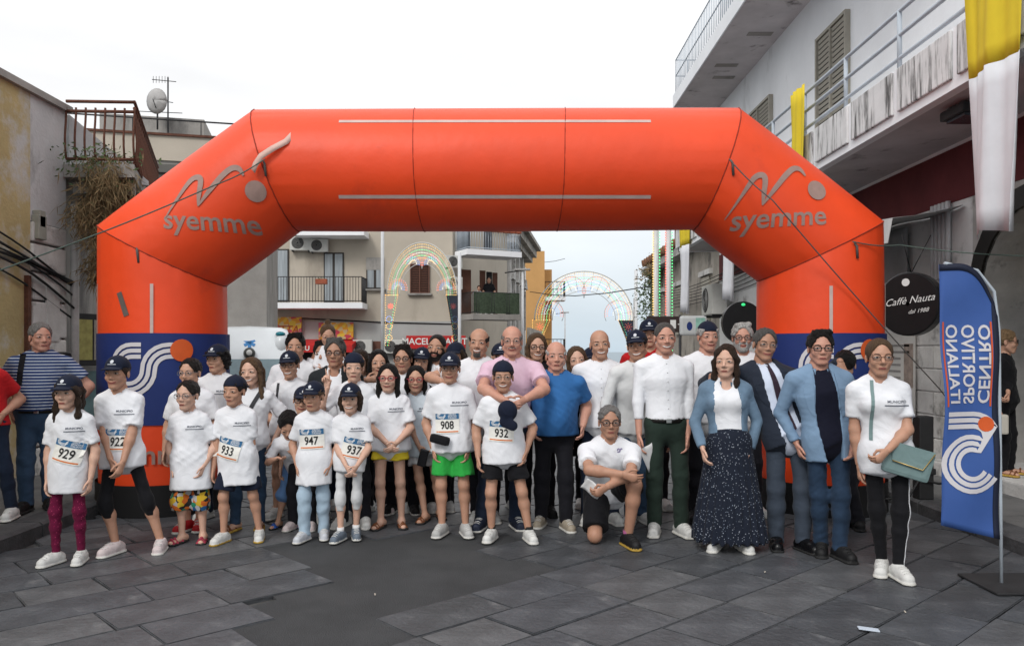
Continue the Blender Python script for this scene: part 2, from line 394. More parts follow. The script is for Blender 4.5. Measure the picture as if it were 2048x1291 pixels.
pavement('right_pavement', 1, lambda y: 4.0 + .03 * max(0, y - 8) if y > 6 else 4.0 - (6 - y) * .02)

# ------------------------------------------------------------------ inflatable arch
M_OR = mat('arch_orange', (.80, .066, .012), .46, .09, 1.2, .55, 2.6, spec=.4, stain=((.62, .05, .015), 1.1, .62)); M_ORS = mat('arch_seam', (.30, .03, .012), .7, 0)
M_BLUE = mat('banner_blue', (.013, .030, .145), .6, .08, 3, .06, 12); M_BLK = mat('arch_black', (.010, .010, .011), .6, .1, 3, .1, 20); M_SILV = mat('print_grey', (.33, .22, .19), .6, .12, 12)
M_WHT = mat('print_white', (.62, .60, .62), .6, .04); M_ORB = mat('print_orange', (.62, .10, .02), .5, .1)
AY, AR = 8.05, .594
def ax_(px, py): p = at(px, py, AY); return Vector((p.x, AY, p.z))
ach = [Vector((ax_(330, 500).x, AY, 0)), ax_(328, 512), ax_(556, 343), ax_(1429, 340), ax_(1637, 503), Vector((ax_(1639, 500).x, AY, 0))]
arch = empty('inflatable_arch', (0, AY, 0), 'large orange inflatable start arch with blue printed bands round its legs', 'arch')
def tube_between(i, n=40, m=14, r0=AR):
    """one chamber of the arch between mitre planes, bulging a little between its seams"""
    a, b = ach[i], ach[i + 1]; t = (b - a).normalized(); yv = Vector((0, 1, 0)); w_ = t.cross(yv).normalized()
    na = t if i == 0 else ((a - ach[i - 1]).normalized() + t).normalized(); nb = t if i + 2 == len(ach) else ((ach[i + 2] - b).normalized() + t).normalized()
    P = []
    for j in range(m + 1):
        row = []
        for k in range(n):
            q = 2 * math.pi * k / n; off = w_ * math.cos(q) + yv * math.sin(q); ring = []
            s_ = j / m; ed = math.exp(-min(s_, 1 - s_) * 13); bul = 1 + .016 * max(0, math.sin(math.pi * s_)) ** .5 + ed * .0075 * math.sin(k * 1.9 + 1.3 * i) * math.sin(k * .47 + i)
            o_ = off * r0 * bul
            pa = a + o_; pa = pa + t * (-(pa - a).dot(na) / t.dot(na)); pb = b + o_; pb = pb + t * (-(pb - b).dot(nb) / t.dot(nb))
            row.append(pa.lerp(pb, s_))
        row.append(row[0]); P.append(row)
    return P
def rel(P): return [[p - Vector((0, AY, 0)) for p in r] for r in P]
for i, nm in enumerate(('leg', 'shoulder', 'crossbar', 'shoulder', 'leg')):
    P = tube_between(i, 96, 26); o = MB().grid(rel(P)).build(nm, M_OR, arch)
    if i == 2: cross_o = o
    for row in ((P[0],) if i == 0 else (P[0],) if i < 5 else ()):
        if i == 0: continue
        MB().tube([p - Vector((0, AY, 0)) + (p - (ach[i])).normalized() * .002 for p in row], .006, 5, False).build('seam', M_ORS, arch)
    if i == 2:
        for fr in (.326, .648):
            row = [P[0][k].lerp(P[-1][k], fr) for k in range(97)]; c = ach[2].lerp(ach[3], fr)
            MB().tube([c - Vector((0, AY, 0)) + (p - c) * (1 + .018) + Vector((.03 * math.sin(3.1 * (1 if fr < .5 else -1) * ((p - c).z)), 0, 0)) for p in row], .004, 5, False).build('seam', M_ORS, arch)
def leg_band(sx, z0, z1, r, m, nm, parent=arch):
    c = ach[0] if sx < 0 else ach[-1]; P = [[Vector((c.x + r * (1 + .004 * math.sin(j * 2.1 + k)) * math.cos(2 * math.pi * k / 48), r * math.sin(2 * math.pi * k / 48), z0 + (z1 - z0) * j / 6)) for k in range(49)] for j in range(7)]
    return MB().grid(P).build(nm, m, parent)
def cyl_print(nm, V2, F, sx, zc, m, parent, r=AR + .028, a0=-math.pi / 2):
    c = ach[0] if sx < 0 else ach[-1]; P = []
    for (x, y) in V2: a = a0 + x / r; P.append(Vector((c.x + r * math.cos(a), r * math.sin(a), zc + y)))
    mb = MB(); mb.add(P, F, True); return mb.build(nm, m, parent)
def csi_bands(cx, cy, s):
    """the three-lane running-track S of the emblem"""
    out = []
    for q in (-1, 0, 1):
        o = q * .17
        p = [(.95, .9 + o), (.75, .9 + o)] + [(.6 + (.55 + o) * math.cos(R(90 + 15 * i)), .35 + (.55 + o) * math.sin(R(90 + 15 * i))) for i in range(7)]
        p += [(-.5 + (.55 - o) * math.cos(R(-15 * i)), .35 + (.55 - o) * math.sin(R(-15 * i))) for i in range(1, 7)] + [(-.75, -.2 + o), (-.95, -.2 + o)]
        out.append(band2d([(cx + x * s, cy + y * s) for x, y in p], .115 * s))
        p = [(-.15, .9 + o), (-.35, .9 + o)] + [(-.42 + (.45 + o) * math.cos(R(90 + 15 * i)), .45 + (.45 + o) * math.sin(R(90 + 15 * i))) for i in range(0, 8)]
        out.append(band2d([(cx + x * s, cy + y * s) for x, y in p], .115 * s))
    V = []; F = []
    for v, f in out: F += [tuple(i + len(V) for i in q) for q in f]; V += v
    return V, F
for sx in (-1, 1):
    leg_band(sx, 0.0, .30, AR + .035, M_BLK, 'base_skirt')
    bd = leg_band(sx, .86, 1.72, AR + .022, M_BLUE, 'blue_banner')
    a_ = -math.pi / 2 + (.12 if sx < 0 else -.12)
    cyl_print('running_track_emblem', *csi_bands(.02, -.04, .33), sx, 1.30, M_WHT, bd, a0=a_)
    cyl_print('orange_ball', *disc2d(.33, .26, .105, 20, 3), sx, 1.30, M_ORB, bd, r=AR + .034, a0=a_)
    t = text_fine('syemme', .26, .04, bold=.004); cyl_print('lettering', t[0], t[1], sx, .58, M_SILV, arch, a0=a_)
    for q, (aa, z0_, z1_) in enumerate(((-.97, 1.72, 2.2), (.22, 1.72, 2.18)) if sx < 0 else ((-.2, 1.72, 2.16), (.95, 1.72, 2.2))):
        V, F = gridquads(.03, z1_ - z0_, 1, 4, 0, (z0_ + z1_) / 2); cyl_print('velcro_strip', V, F, sx, 0, MATS.get('strip') or mat('strip', (.55, .42, .38), .8, .1), arch, r=AR + .016, a0=-math.pi / 2 + aa)
V, F = band2d([(-.18, 2.10), (-.1, 1.88)], .055); cyl_print('tape_patch', V, F, -1, 0, mat('tape', (.12, .10, .09), .5, .2), arch, r=AR + .016)
# prints on the sloping chambers and the crossbar, laid on the surface
bvs = {}
for o in arch.children:
    if o.name.startswith('shoulder'): bvs[o.name] = bvh_of(o)
names = sorted(bvs)
def fine(p, w_, n=5):
    P = []; Wd = []
    for i in range(len(p) - 1):
        a, b = p[i], p[i + 1]; a0 = p[max(0, i - 1)]; b1 = p[min(len(p) - 1, i + 2)]
        for j in range(n):
            t = j / n; P.append(tuple(.5 * ((2 * a[q]) + (b[q] - a0[q]) * t + (2 * a0[q] - 5 * a[q] + 4 * b[q] - b1[q]) * t * t + (3 * a[q] - a0[q] - 3 * b[q] + b1[q]) * t ** 3) for q in (0, 1))); Wd.append(w_[i] + (w_[i + 1] - w_[i]) * t)
    return P + [p[-1]], Wd + [w_[-1]]
def swoosh():
    p1 = [(-.52, -.26), (-.40, -.06), (-.28, .12), (-.20, .16), (-.16, .12), (-.17, -.02), (-.18, -.14)]; w1 = [.008, .03, .055, .06, .06, .05, .012]
    p2 = [(-.18, -.14), (-.06, .02), (.06, .16), (.16, .24), (.24, .24), (.29, .17)]; w2 = [.012, .05, .06, .06, .055, .02]
    V, F = band2d(*fine(p1, w1)); v, f = band2d(*fine(p2, w2)); F += [tuple(i + len(V) for i in q) for q in f]; V += v
    v, f = disc2d(.40, .02, .105, 20, 3); F += [tuple(i + len(V) for i in q) for q in f]; V += v
    return V, F
for nm, cxp, cyp, tx, ty in ((names[0], 432, 385, 418, 443), (names[1], 1560, 382, 1562, 435)):
    ob = bpy.data.objects[nm]; bv = bvs[nm]
    c = at(cxp, cyp, AY - AR); c.y = -.5; V, F = swoosh(); V = [(x * .90, y * .92) for x, y in V]
    decal('swoosh_logo', V, F, c, (1, 0, 0), (0, 0, 1), (0, 1, 0), bv, .010, M_SILV, ob)
    c = at(tx, ty, AY - AR); c.y = -.5; t = text_fine('syemme', .255, .03, bold=.004)
    dy = .06 if cxp < 1000 else .10
    decal('lettering', [(x, y + (-.07 if cxp < 1000 else .07) * x * .5) for x, y in t[0]], t[1], c, (1, 0, 0), (0, 0, 1), (0, 1, 0), bv, .006, M_SILV, ob)
cb = bvh_of(cross_o)
for py in (250, 399):
    z_ = at(0, py, AY - AR * .6).z; V, F = gridquads(2.95, .03, 40, 1); decal('velcro_strip', V, F, (at(990, py, AY - .4).x, 0, z_), (1, 0, 0), (0, 0, 1), (0, 1, 0), cb, .005, MATS['strip'], cross_o)
M_ROPE = mat('rope_green', (.07, .10, .085), .8, .2); M_ROPEG = mat('rope_grey', (.10, .09, .085), .8, .2)
def rope(pts, r, label, m=M_ROPEG):
    pts = [Vector(p) for p in pts]; c = pts[0].copy(); P = []
    for a, b in zip(pts[:-1], pts[1:]):
        for i in range(12): t = i / 12; p = a.lerp(b, t); p.z -= .02 * math.sin(math.pi * t); P.append(p - c)
    P.append(pts[-1] - c); o = MB().tube(P, r, 5).build('guy_rope', m); o.location = c; return tag(o, label, 'rope', 'guy ropes of the arch')
rope([at(530, 318, AY - .66), at(430, 370, 7.1), at(0, 540, 5.9), at(-260, 640, 5.2)], .006, 'thin green guy rope from the left shoulder of the arch to the wall', M_ROPE)
rope([at(1458, 318, AY - .66), at(1545, 400, 7.2), at(1880, 778, 7.6), at(1935, 840, 7.8)], .006, 'grey guy rope slanting down from the right shoulder past the round sign')
rope([at(1705, 483, AY - .62), at(1800, 490, 7.6), at(2060, 512, 7.2), at(2300, 520, 7.0)], .006, 'green guy rope running level from the arch towards the cafe door', M_ROPE)
for (x, y) in ((528, 320), (1458, 318), (275, 492), (1705, 483)):
    p = at(x, y, AY - AR * .93); mb = MB(); V, F = disc2d(0, 0, .06, 16, 2); mb.tube([p + Vector((0, -.02, 0)), p + Vector((.02, -.05, -.05)), p + Vector((.03, -.04, -.16))], .012, 6); o = mb.build('tie_loop', M_ROPEG, arch); o.location = (0, -AY, 0)
sp = [at(607, 238, 7.70), at(596, 258, 7.55), at(572, 283, 7.45), at(545, 297, 7.41), at(522, 312, 7.40), at(510, 330, 7.40), at(506, 342, 7.40)]
MB().grid([[p + Vector((-.018, 0, .022)) * q - Vector((0, AY, 0)) for q in (-1, 1)] for p in sp]).build('loose_strap', mat('strap_pale', (.62, .42, .36), .7, .1), arch, .003)
# ------------------------------------------------------------------ buildings
M_YEL = mat('plaster_yellow', (.42, .33, .16), .9, .2, 1.5, .35, 25, stain=((.50, .49, .47), 1.4, .49)); M_PLW = mat('plaster_white', (.50, .50, .50), .9, .15, 1.4, .3, 25, stain=((.20, .195, .19), 1.3, .53, (1, 1, .5)))
M_BEI = mat('plaster_beige', (.46, .41, .34), .9, .1, .6, .2, 20, stain=((.33, .29, .24), .7, .55, (1, 1, .35))); M_WALLW = mat('render_white', (.82, .83, .85), .85, .08, .6, .15, 20, stain=((.50, .50, .50), .55, .60, (1, 1, .4)))
M_CONC = mat('concrete', (.30, .285, .265), .9, .2, 1.2, .3, 20, stain=((.13, .125, .12), 1.1, .53, (1, 1, .4))); M_DARK = mat('dark_opening', (.014, .014, .016), .7, .1); M_GLASS = mat('window_glass', (.05, .06, .07), .06, .2, 3, spec=.6)
M_RUST = mat('rusty_iron', (.11, .045, .028), .8, .35, 12, .3, 60); M_IRON = mat('dark_iron', (.03, .03, .032), .6, .2); M_GREYM = mat('painted_metal', (.42, .47, .52), .5, .08); M_WHITEM = mat('white_metal', (.60, .61, .62), .45, .06)
M_MARB = mat('streaked_marble', (.66, .66, .66), .7, .1, 4, .1, 30, stain=((.085, .083, .08), 13, .50, (1, 1, .10))); M_REDW = mat('red_wall', (.12, .025, .028), .85, .2, 2, .2, 20); M_SOFF = mat('soffit', (.55, .52, .53), .9, .15, 1.2, .1, 20, stain=((.13, .11, .11), 1.6, .58))
M_BRN = mat('brown_shutter', (.13, .058, .04), .7, .12, 5); M_SLAT = mat('beige_shutter', (.34, .32, .27), .7, .1, 5); M_STONE = [mat('stone_%d' % i, c, .9, .18, 3, .4, 25, stain=((.15, .145, .135), 2.4, .56)) for i, c in enumerate(((.60, .59, .56), (.53, .52, .50), (.46, .45, .43)))]
M_PLANT = mat('dry_foliage', (.20, .145, .075), .9, .4, 8); M_LEAF = mat('green_leaf', (.075, .11, .045), .8, .35, 8); M_CABLE = mat('cable_black', (.015, .015, .016), .6, .1); M_PVC = mat('pipe_grey', (.36, .35, .34), .6, .15)
M_POT = mat('terracotta', (.30, .085, .045), .8, .15); M_TILE = mat('roof_tile', (.24, .12, .07), .9, .3, 6, .4, 20); M_ORANGE = mat('plaster_orange', (.55, .31, .12), .9, .1, .6, .1, 10); M_OLDST = mat('old_stone', (.34, .31, .27), .9, .25, 1.6, .5, 14, stain=((.13, .12, .11), 1.7, .52, (1, 1, .5)))
def bx(name, m, parent, x0, x1, y0, y1, z0, z1, bev=0):
    mb = MB(); (mb.bbox(x0, x1, y0, y1, z0, z1, bev) if bev else mb.box(x0, x1, y0, y1, z0, z1)); return mb.build(name, m, parent)
def railing(parent, pts, zb, zt, step, m, r=.009, belly=0.0, rails=(0, 1), name='baluster', out=Vector((0, 0, 0))):
    pts = [Vector((*p, 0)) for p in pts]
    for q in rails: MB().tube([Vector((p.x, p.y, zb + (zt - zb) * q)) for p in pts], r * 1.6, 6).build('handrail', m, parent)
    for a, b in zip(pts[:-1], pts[1:]):
        n = max(1, int((b - a).length / step)); nrm = Vector(((b - a).y, -(b - a).x, 0)).normalized()
        if belly: P = [(Vector((0, 0, 0)) + nrm * belly * math.sin(math.pi * min(1, t * 1.25)) * (1 - t * .5) + Vector((0, 0, (zt - zb) * t))) for t in (0, .12, .25, .4, .55, .7, .85, 1)]
        else: P = [Vector((0, 0, 0)), Vector((0, 0, zt - zb))]
        me = None
        for i in range(n + 1):
            p = a.lerp(b, i / n)
            if me is None: o = MB().tube(P, r, 6).build(name, m, parent); me = o.data
            else: o = bpy.data.objects.new(name, me); link(o, parent)
            o.location = (p.x, p.y, zb)
def ac_unit(loc, yaw, label, s=1.0, group='air conditioning units on the facades'):
    e = empty('air_conditioner', loc, label, 'air conditioner', group); e.rotation_euler = (0, 0, R(yaw)); e.scale = (s, s, s)
    m = mat('ac_white', (.55, .55, .52), .5, .06); MB().bbox(-.42, .42, -.15, .15, 0, .6, .015).build('casing', m, e)
    g_ = MB()
    for i in range(6): r_ = .05 + .035 * i; g_.tube([(-.1 + r_ * math.cos(a), -.162, .3 + r_ * math.sin(a)) for a in [j * math.pi / 8 for j in range(17)]], .006, 4, False)
    V, F = disc2d(0, 0, .25, 20, 1); f_ = MB(); f_.add([(-.1 + x, -.153, .3 + y) for x, y in V], F); f_.build('fan_opening', M_DARK, e); g_.build('fan_grille', mat('ac_grille', (.3, .3, .29), .6, 0), e)
    MB().box(-.35, -.31, -.12, .22, -.05, 0).build('bracket', M_IRON, e); MB().box(.31, .35, -.12, .22, -.05, 0).build('bracket', M_IRON, e); return e
def louvre(parent, M, w_, h_, m, leaves=2, nsl=18, fr=None):
    """a shuttered window in a local frame: x across, z up, -y outwards"""
    fm = fr or m; e = MB(); t = .05
    for (x0, x1, z0, z1) in ((-w_ / 2 - t, -w_ / 2, -t, h_ + t), (w_ / 2, w_ / 2 + t, -t, h_ + t), (-w_ / 2, w_ / 2, h_, h_ + t), (-w_ / 2, w_ / 2, -t, 0), (-.02, .02, 0, h_)): e.box(x0, x1, -.06, .04, z0, z1, M)
    f = e.build('window_frame', fm, parent); MB().box(-w_ / 2, w_ / 2, .0, .03, 0, h_, M).build('window_backing', M_DARK, parent)
    me = None
    for l in range(leaves):
        lw = w_ / leaves; xc = -w_ / 2 + lw * (l + .5)
        for i in range(nsl):
            z = h_ * (i + .5) / nsl; Mr = M @ Matrix.Translation((xc, -.02, z)) @ Matrix.Rotation(R(18), 4, 'X')
            if me is None: me = MB().box(-lw / 2 + .025, lw / 2 - .025, -.004, .004, -h_ / nsl * .31, h_ / nsl * .31).build('slat', m, parent); me.matrix_local = Mr
            else: o = bpy.data.objects.new('slat', me.data); link(o, parent); o.matrix_local = Mr
def foliage(name, m, parent, pts, n, size, rnd, droop=0.0, wid=(.1, .25)):
    mb = MB()
    for _ in range(n):
        c, rr = rnd.choice(pts); p = Vector(c) + Vector((rnd.gauss(0, rr[0]), rnd.gauss(0, rr[1]), rnd.gauss(0, rr[2])))
        d = Vector((rnd.gauss(0, 1), rnd.gauss(0, 1), rnd.gauss(0, .7) - droop)).normalized(); u = d.cross(Vector((rnd.gauss(0, 1), rnd.gauss(0, 1), .1))).normalized() * size * rnd.uniform(*wid); d = d * size * rnd.uniform(.6, 1.6)
        mb.add([p, p + d * .5 + u, p + d, p + d * .5 - u], [(0, 1, 2, 3)])
    o = mb.build(name, m, parent); o['kind'] = 'stuff' if parent is None else o.get('kind', 'stuff'); return o
rb = random.Random(11)
# --- left corner building
cb_ = empty('corner_building', (-5.6, 9.5, .12), 'crumbling yellow and white corner house with rusticated stone pilaster and rusty terrace railing', 'building')
def L(x, y, z): return (x + 5.6, y - 9.5, z - .12)
bx('wall', M_YEL, cb_, *(0 - 6, 0), -7.5, -.2, -.1, 4.45)
bx('upper_wall', M_PLW, cb_, -5.9, -.004, -.2, .55, 2.95, 4.42)
bx('wall_core', M_PLW, cb_, -5.9, -.06, -.19, .6, -.1, 2.95)
z = -.1; i = 0
while z < 2.9:
    hgt = rb.choice((.34, .40, .44)); bx('stone_block', M_STONE[i % 3], cb_, -.5, .035 + rb.uniform(-.008, .008), -.2, .5, z + .012, min(2.95, z + hgt) - .012, .02); z += hgt; i += 1
bx('coping', M_CONC, cb_, -6, .06, -7.5, .6, 4.42, 4.50)
mb = MB(); mb.prism([L(-5.62, 10.05, .0), L(-7.3, 15.5, -.5), L(-7.3, 15.5, 3.75), L(-5.62, 10.05, 3.75)], (-4, .6, 0)); mb.build('terrace_wall', M_CONC, cb_)
mb = MB(); mb.prism([L(-4.72, 10.0, 3.72), L(-5.6, 9.98, 3.72), L(-7.3, 15.5, 3.72), L(-6.02, 13.7, 3.72)], (0, 0, .16)); mb.build('terrace_slab', M_CONC, cb_)
for k in range(6):
    a = Vector(L(-5.6 - .28 * k, 10.2 + .85 * k, 3.5)); bx('beam', M_RUST if k % 2 else M_CONC, cb_, a.x, a.x + .75 - .08 * k, a.y, a.y + .12, a.z + .06, a.z + .2)
mb = MB(); mb.prism([L(-5.62, 10.15, 3.8), L(-5.62, 10.15, 4.55), L(-4.95, 10.9, 3.86), L(-4.95, 10.9, 3.8)], (-.5, .35, 0)); mb.build('stair_parapet', M_PLW, cb_)
rl = empty('terrace_railing', (-4.72, 10.0, 3.88), 'rusty bowed iron railing on the terrace of the corner house', 'railing')
def Lr(x, y): return (x + 4.72, y - 10.0)
railing(rl, [Lr(-5.55, 9.96), Lr(-4.72, 10.0)], .06, .70, .11, M_RUST, .013, .04, (0, .93, 1.12)); railing(rl, [Lr(-4.72, 10.0), Lr(-6.02, 13.6)], .02, .70, .19, M_RUST, .013, .035, (0, 1, 1.12))
MB().tube([L(-5.53, 10.12, 3.4), L(-5.53, 10.12, .1)], .05, 10).build('drainpipe', M_PVC, cb_)
for (px_, py_, w_, h_) in ((47, 438, .12, .2), (89, 455, .16, .28)):
    p = at(px_, py_, 9.4); bx('electric_box', mat('box_grey', (.28, .28, .24), .6, .1), cb_, 0.0, .09, p.y - 9.5 - w_ / 2, p.y - 9.5 + w_ / 2, p.z - .12 - h_ / 2, p.z - .12 + h_ / 2, .01)
bx('wall_plaque', mat('plaque', (.5, .49, .47), .7, .1, 12), cb_, .03, .05, .05, .32, 1.55, 2.25)
bx('rusty_pipe', M_RUST, cb_, .0, .05, -.32, -.26, 0, 2.3)
cr = random.Random(3)
for q in range(7):
    P = []; z0 = 3.05 - .07 * q
    for j in range(14): t = j / 13; P.append(L(-5.56 + .02 * (q % 3), 6.2 + 3.9 * t, z0 - .5 * t * t + .10 * math.sin(5 * t + q) * t + (.0 if t < .75 else -.25 * (t - .75))))
    MB().tube(P, .012 + .004 * (q % 2), 5).build('wall_cable', M_CABLE, cb_)
pl = empty('hanging_plant', (-5.12, 10.0, 3.55), 'dry brown creeper hanging from the terrace edge of the corner house', 'plant')
pts = [((.0 + .12 * math.sin(k), .1 * math.cos(k * 2), .32 - .13 * k), (.16 - .009 * k, .14, .10)) for k in range(11)]
foliage('dead_stems', M_PLANT, pl, pts, 5200, .16, cr, 1.6, (.02, .05)); foliage('green_leaves', M_LEAF, pl, [((.0, .0, .4), (.25, .2, .1)), ((.15, .1, -.2), (.1, .1, .3)), ((-.1, -.1, .3), (.2, .2, .1))], 420, .07, cr, .2)
nb_ = empty('notice_board', (-5.7, 10.8, 1.7), 'glazed notice board with coloured papers on the terrace wall', 'notice board'); nb_.rotation_euler = (0, 0, R(-17.3))
bx('frame', M_IRON, nb_, -.02, .05, -.55, .55, -.35, .35, .01)
for k, c in enumerate(((.10, .22, .25), (.38, .36, .12), (.35, .33, .28), (.12, .25, .2))): bx('paper', mat('paper_%d' % k, c, .6, .25, 14), nb_, .051, .056, -.48 + .25 * k, -.26 + .25 * k, -.27, .27)
gs = empty('shop_window', (-5.9, 11.6, .1), 'pale shop window with teal and yellow posters below the terrace', 'window'); gs.rotation_euler = (0, 0, R(-17.3))
bx('frame', M_PVC, gs, -.02, .1, -1.2, 1.2, .1, 1.25, .02); bx('pane', mat('teal_poster', (.16, .27, .28), .4, .3, 3, stain=((.42, .40, .18), 2.2, .55)), gs, .1, .112, -1.1, 1.1, .18, 1.17)
# --- concrete house behind it with aerial and dish
mh = empty('concrete_house', (-7.4, 18.0, gz(18)), 'weathered concrete house with roof parapet rising behind the terrace', 'building'); mh.rotation_euler = (0, 0, R(14))
bx('wall', M_CONC, mh, -2.6, 1.8, 0, 6, 0, 6.3); bx('cornice', mat('dark_concrete', (.13, .125, .115), .9, .25, 2, .3, 20), mh, -2.7, 1.9, -.22, 6.1, 6.0, 6.18); bx('parapet', M_BEI, mh, -2.55, 1.8, -.05, .12, 6.3, 6.85); bx('roof_room', M_CONC, mh, -2.0, .3, 1.2, 4, 6.3, 7.6)
bx('parapet_coping', M_RUST, mh, -2.6, 1.85, -.1, .16, 6.85, 6.9)
railing(mh, [(-2.5, .1), (1.8, .1)], 6.9, 7.25, 1.1, M_IRON, .012, 0, (1,), 'roof_post')
ant = empty('roof_aerial', (-7.5, 19.0, 6.0), 'thin television aerial mast on the concrete house roof', 'aerial')
p = at(336, 155, 19) - Vector((-7.5, 19, 6.0)); MB().tube([(p.x, 0, -.2), (p.x, 0, p.z)], .018, 6).build('mast', M_IRON, ant)
for k, (dz, w_) in enumerate(((-.05, .38), (-.55, .2), (-.8, .75))): MB().tube([(p.x - w_, 0, p.z + dz), (p.x + w_ * .4, .1, p.z + dz - .02)], .01, 5).build('crossbar', M_IRON, ant)
for k in range(6): MB().tube([(p.x - .35 + .07 * k, 0, p.z - .13), (p.x - .35 + .07 * k, 0, p.z + .03)], .006, 4).build('director', M_IRON, ant)
ds = empty('satellite_dish', at(313, 232, 18.6), 'grey satellite dish on the concrete house roof', 'satellite dish')
mb = MB(); mb.grid([[Vector((.24 * r_ * math.cos(a), -.10 * (1 - r_ * r_) + .02, .35 + .30 * r_ * math.sin(a))) for a in [i * math.pi / 9 for i in range(19)]] for r_ in (.02, .35, .7, 1)]); mb.build('reflector', M_PVC, ds, .01); MB().tube([(0, .05, -.3), (0, .05, .3)], .02, 6).build('mast', M_IRON, ds); MB().tube([(0, 0, .15), (.05, -.3, .3)], .01, 5).build('feed_arm', M_IRON, ds)
# --- beige corner block beyond the square
FB = 32.0; gb0 = gz(FB)
bb_ = empty('beige_apartment_block', (0, FB, gb0), 'beige apartment block with balconies above a fruit shop and a butcher', 'building')
def fx(px, D=FB): return (px - CX) / FPX * D
def fz(py, D=FB): return HC + (HY - py) / FPX * D - gb0
bx('wall', M_BEI, bb_, fx(380), fx(905), 0, 12, 0, 10.5)
mb = MB(); mb.prism([(fx(905), 0, 0), (fx(905), 0, 10.5), (fx(1014, 39), 7, 10.5), (fx(1014, 39), 7, 0)], (-1.5, 5, 0)); mb.build('side_wall', M_BEI, bb_)
bx('ground_floor', mat('shop_grey', (.38, .38, .37), .8, .1, 1), bb_, fx(380), fx(905), -.05, 0, 0, fz(642))
def wbox(name, m, px0, px1, py0, py1, d0, d1, parent=bb_, bev=0): return bx(name, m, parent, fx(px0), fx(px1), d0, d1, fz(py1), fz(py0), bev)
def glazed(px0, px1, py0, py1, parent=bb_, mull=2):
    wbox('window_recess', M_DARK, px0, px1, py0, py1, -.01, 0, parent); f = wbox('window_frame', mat('frame_brownblack', (.04, .034, .03), .6, .1), px0, px1, py0, py1, -.05, -.012, parent)
    w_ = (px1 - px0) / mull
    for k in range(mull): wbox('pane', mat('curtained_glass', (.30, .33, .35), .15, .25, 1.5, stretch=(6, 1, .4), spec=.6), px0 + w_ * k + 2.5, px0 + w_ * (k + 1) - 2.5, py0 + 3, py1 - 3, -.062, -.051, parent)
glazed(528, 578, 498, 603); glazed(648, 688, 505, 605); glazed(733, 768, 515, 578)
wbox('window_sill', M_CONC, 728, 773, 578, 581, -.15, 0); wbox('blind_box', M_CONC, 733, 768, 515, 540, -.07, -.063)
def balcony(parent, name, x0, x1, zf, dep, rail_m, mesh_m=None, hr=1.0, step=.11):
    bx(name + '_slab', M_WALLW if not mesh_m else M_CONC, parent, x0, x1, -dep, 0, zf - .22, zf); railing(parent, [(x0 + .04, -.02), (x0 + .04, -dep + .04), (x1 - .04, -dep + .04), (x1 - .04, -.02)], zf + .02, zf + hr, step, rail_m, .011, 0, (0.05, 1))
    if mesh_m: MB().grid([[Vector((x, -dep + .02 - .02 * math.sin(9 * x), zf + .02 + (hr - .03) * j)) for x in [x0 + .04 + (x1 - x0 - .08) * i / 30 for i in range(31)]] for j in (0, .5, 1)]).build('screen', mesh_m, parent)
balcony(bb_, 'balcony', fx(525), fx(735), fz(608), 1.1, M_IRON); bx('upper_balcony_slab', M_WALLW, bb_, fx(600), fx(738), -1.1, 0, fz(478), fz(466))
ac_unit((fx(604), FB - .2, gb0 + fz(502)), 4, 'white air conditioner above the balcony, left unit of a pair', .95); ac_unit((fx(641), FB - .2, gb0 + fz(505)), 4, 'white air conditioner above the balcony door, right unit of a pair', .85)
pot = empty('flower_box', (fx(657), FB - 1.18, gb0 + fz(568)), 'terracotta flower box hung on the dark balcony rail', 'flower box'); bx('trough', M_POT, pot, -.22, .22, -.1, .1, -.1, .1, .02); foliage('sprigs', M_LEAF, pot, [((0, 0, .1), (.15, .05, .04))], 40, .06, cr)
w2 = empty('brown_shuttered_window', (fx(840), FB, gb0 + fz(585)), 'brown louvred shutters closed over a window behind the lit arch', 'window'); louvre(w2, Matrix.Translation((0, -.04, 0)), .68, 1.10, M_BRN, 2, 16); bx('sill', M_CONC, w2, -.48, .48, -.16, 0, -.1, -.03)
def sign(name, label, px0, px1, py0, py1, m, texts, d=-.25, cat='sign'):
    e = empty(name, (fx((px0 + px1) / 2), FB + d, gb0 + fz((py0 + py1) / 2)), label, cat); w_ = (px1 - px0) / 50; h_ = (py1 - py0) / 50
    bx('board', m, e, -w_ / 2, w_ / 2, 0, .1, -h_ / 2, h_ / 2, .01)
    for (t, sz, x, z, mm, sh_) in texts:
        V, F = text_mesh(t, sz, sh_, .006); wd = max(v[0] for v in V) - min(v[0] for v in V); kx = min(1.0, w_ * .92 / wd); MB().add([(a * kx + x, -.008, b + z) for a, b in V], F).build('lettering', mm, e)
    return e
def fruit_mat(name):
    m = mat(name, (.3, .2, .1), .5, .1); n = m.node_tree.nodes; l = m.node_tree.links; tc = n.new('ShaderNodeTexCoord'); vo = n.new('ShaderNodeTexVoronoi'); vo.inputs['Scale'].default_value = 6.5; l.new(tc.outputs['Object'], vo.inputs['Vector'])
    rp = n.new('ShaderNodeValToRGB'); l.new(vo.outputs['Color'], rp.inputs[0]); rp.color_ramp.interpolation = 'CONSTANT'; e = rp.color_ramp.elements; e[0].color = (.45, .05, .08, 1); e[1].position = .85; e[1].color = (.12, .2, .03, 1)
    for ps, c in ((.25, (.6, .3, .03)), (.45, (.5, .42, .22)), (.6, (.62, .45, .05)), (.72, (.4, .08, .12))): x = e.new(ps); x.color = (*c, 1)
    l.new(rp.outputs[0], n['Principled BSDF'].inputs['Base Color']); return m
M_FRU = fruit_mat('fruit_print'); M_SRED = mat('sign_red', (.48, .02, .02), .5, .08); M_SW = mat('sign_white', (.72, .72, .70), .5, 0); M_SBR = mat('sign_brown', (.30, .07, .02), .5, 0)
